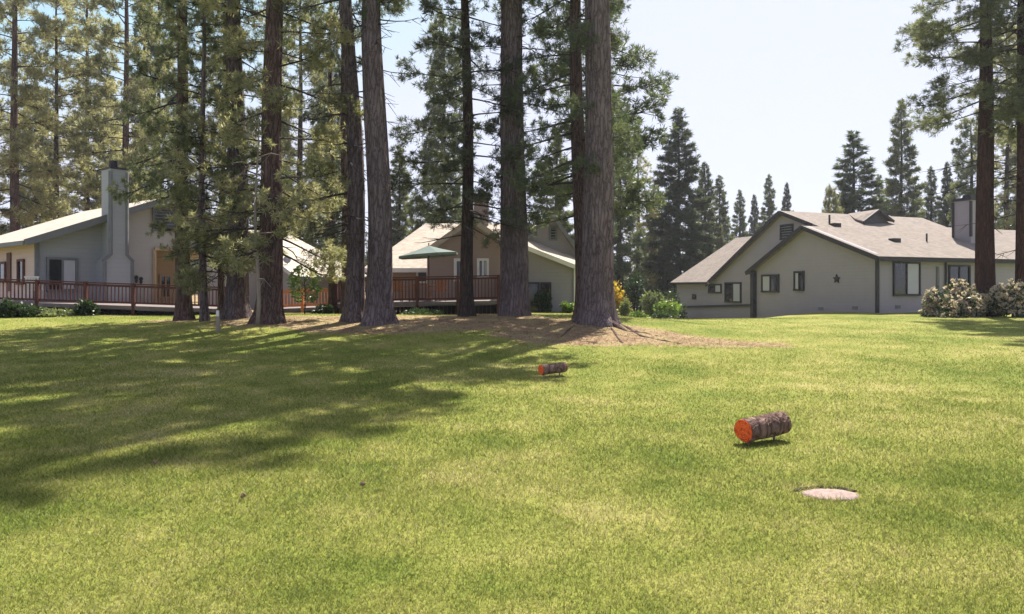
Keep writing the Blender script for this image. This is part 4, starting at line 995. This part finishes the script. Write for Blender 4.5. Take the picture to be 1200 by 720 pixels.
def log(px, py, length, r, ang, label, seed, lift):
    x, D = wx(px, py); z = gz(x, D); root = empty('log', (x, D, z), label, 'log', 'orange ended logs lying on the lawn')
    d = Vector((math.cos(ang), math.sin(ang), .05)).normalized(); up = Vector((0, 0, 1)); c0 = Vector((x, D, z + r + lift)); sd = d.cross(up).normalized(); up = sd.cross(d)
    rs = np.random.RandomState(seed); n = 40; ph = rs.uniform(0, 6.28, 4); mb = MB(); rings = []; prof = []
    nr = 22
    lum = rs.uniform(-.05, .05, (nr + 1, n))
    for i in range(nr + 1):
        t = i / nr; ring = []
        for k in range(n):
            a = 2 * math.pi * k / n; rr = r * (1 + .03 * math.sin(2 * a + ph[0]) + .025 * math.sin(3 * a + ph[1]) + .02 * math.sin(t * 9 + 4 * a) + lum[i, k] * (1 if 0 < i < nr else .3)) * (1.0 if 0 < i < nr else .985)
            ring.append(c0 + d * (length * t) + sd * (rr * math.cos(a)) + up * (rr * math.sin(a)))
        rings.append(mb.add(ring))
    for a, b_ in zip(rings, rings[1:]): mb.quadloop(a, b_)
    mb.build('bark', M['logbark'], root)
    for e, off in ((0, -.004), (nr, .004)):
        mb = MB(); cpt = c0 + d * (length * e / nr + off); pr = None
        sgn = -1 if e == 0 else 1
        for q, dep in ((1.0, -.006), (.93, .004), (.6, .001), (.3, .006), (.02, .0)):
            rg = mb.add([cpt + d * (sgn * dep) + (Vector(mb_v) - (c0 + d * (length * e / nr))) * q * (1 + (.02 * math.sin(k * 1.3) if q < .95 else 0)) for k, mb_v in enumerate([rings_pt for rings_pt in ringpts(c0, d, sd, up, r, length, e / nr, n, ph, lum[e], e / nr)])])
            if pr: mb.quadloop(pr, rg)
            pr = rg
        mb.f.append(tuple(pr)); mb.build('sawn_end', morange, root)
    for t in (.12, .78):
        p = c0 + d * (length * t); h = p.z - r * .9 - gz(p.x, p.y) 
        MB().tube([Vector((p.x, p.y, gz(p.x, p.y) - .06)), Vector((p.x, p.y, p.z - r * .8))], [.012, .014], 7).build('leg', M['pale'], root)
    return root
def ringpts(c0, d, sd, up, r, length, t, n, ph, lum, tt):
    out = []
    for k in range(n):
        a = 2 * math.pi * k / n; rr = r * (1 + .03 * math.sin(2 * a + ph[0]) + .025 * math.sin(3 * a + ph[1]) + .02 * math.sin(t * 9 + 4 * a) + lum[k] * .3) * .985
        out.append(c0 + d * (length * t) + sd * (rr * math.cos(a)) + up * (rr * math.sin(a)))
    return out
log(871, 522, .60, .118, R(31), 'larger rough barked log with bright orange end, nearest the camera', 1, .03)
log(634, 443, .50, .088, R(30), 'smaller log with orange end in the lawn near the dry bank', 2, .05)

# flat stone in the lawn
x, D = COVER[0], COVER[1]; z = gz(x, D)
mb = MB(); rs = np.random.RandomState(4); pr = None
prof = [(.0, .022), (.10, .021), (.18, .016), (.212, .006), (.215, -.03)]
for q, hz in prof[1:]:
    rg = mb.add([(x + q * math.cos(a) * (1 + .05 * math.sin(3 * a) + .03 * math.sin(5 * a + 1)), D + .74 * q * math.sin(a), z + hz - .004 + .003 * rs.uniform(-1, 1)) for a in np.linspace(0, 2 * math.pi, 33)[:-1]])
    if pr: mb.quadloop(pr, rg)
    else: mb.f.append(tuple(rg))
    pr = rg
mst = plain('pale_granite', (.33, .235, .20), (.19, .14, .12), 22, .85, .5, 40)
tag(mb.build('flat_stone', mst, loc=(x, D, z), smooth=True), 'flat round pale stone sunk in the lawn nearest the camera', 'stone')
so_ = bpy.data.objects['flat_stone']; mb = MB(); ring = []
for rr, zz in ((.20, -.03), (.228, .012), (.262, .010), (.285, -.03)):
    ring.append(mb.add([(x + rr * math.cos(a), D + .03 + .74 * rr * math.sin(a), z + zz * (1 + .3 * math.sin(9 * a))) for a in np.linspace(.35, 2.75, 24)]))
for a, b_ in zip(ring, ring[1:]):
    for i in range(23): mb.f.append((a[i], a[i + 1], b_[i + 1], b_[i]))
ORG[so_.name] = Vector((x, D, z)); mb.build('hole_shade_rim', plain('hole_shade', (.035, .026, .018), (.06, .045, .03), 30, .95, .6, 60), so_, smooth=True)  # dark crescent behind the stone: the hole's shadow put into colour
# stake
x, D = wx(255.5, 389.5); z = gz(x, D); st = empty('stake', (x, D, z), 'short pale wooden stake standing in the grass below the tall row', 'stake')
MB().box((x, D, z + .28), .085, .06, .66).build('post', M['pale'], st); MB().box((x, D - .035, z + .52), .07, .012, .16).build('marker_plate', M['white'], st)
# pine cones and chips of bark
mcone = plain('cone_scales', (.22, .15, .10), (.13, .09, .06), 30, .9)
def cone(px, py, r, ang, label):
    x, D = wx(px, py); z = gz(x, D); mb = MB(); d = Vector((math.cos(ang), math.sin(ang), .1)); q = [Vector((x, D, z + r + .02)) + d * (r * 3 * (t - .5)) for t in np.linspace(0, 1, 9)]
    mb.tube(q, [r * (.25 + .9 * math.sin(math.pi * (.1 + .82 * t)) ** .8) for t in np.linspace(0, 1, 9)], 10, True, lambda i, k: 1 + (.22 if (i + k) % 2 else -.15))
    tag(mb.build('pine_cone', mcone, loc=(x, D, z)), label, 'pine cone', 'pine cones lying in the grass')
cone(425, 572, .014, .3, 'pine cone lying in the open grass, rightmost of the three')
cone(285, 586, .013, 1.1, 'pine cone lying nearest the camera in the left lawn')
cone(182, 546, .014, 2.0, 'pine cone lying at the edge of the shadow in the left lawn')

# ------------------------------------------------------------------ summer air
mb = MB(); mb.box((0, 700, 30), 2400, 1640, 66); hzm = bpy.data.materials.new('haze'); hzm.use_nodes = True; nt = hzm.node_tree
nt.nodes.remove(nt.nodes['Principled BSDF']); pv = nt.nodes.new('ShaderNodeVolumePrincipled'); pv.inputs['Color'].default_value = (.86, .90, .97, 1); pv.inputs['Density'].default_value = .00035; pv.inputs['Anisotropy'].default_value = .3
nt.links.new(pv.outputs[0], nt.nodes['Material Output'].inputs['Volume'])
tag(mb.build('haze', hzm), 'pale summer haze in the air over the lawn and trees', 'haze', kind='stuff')
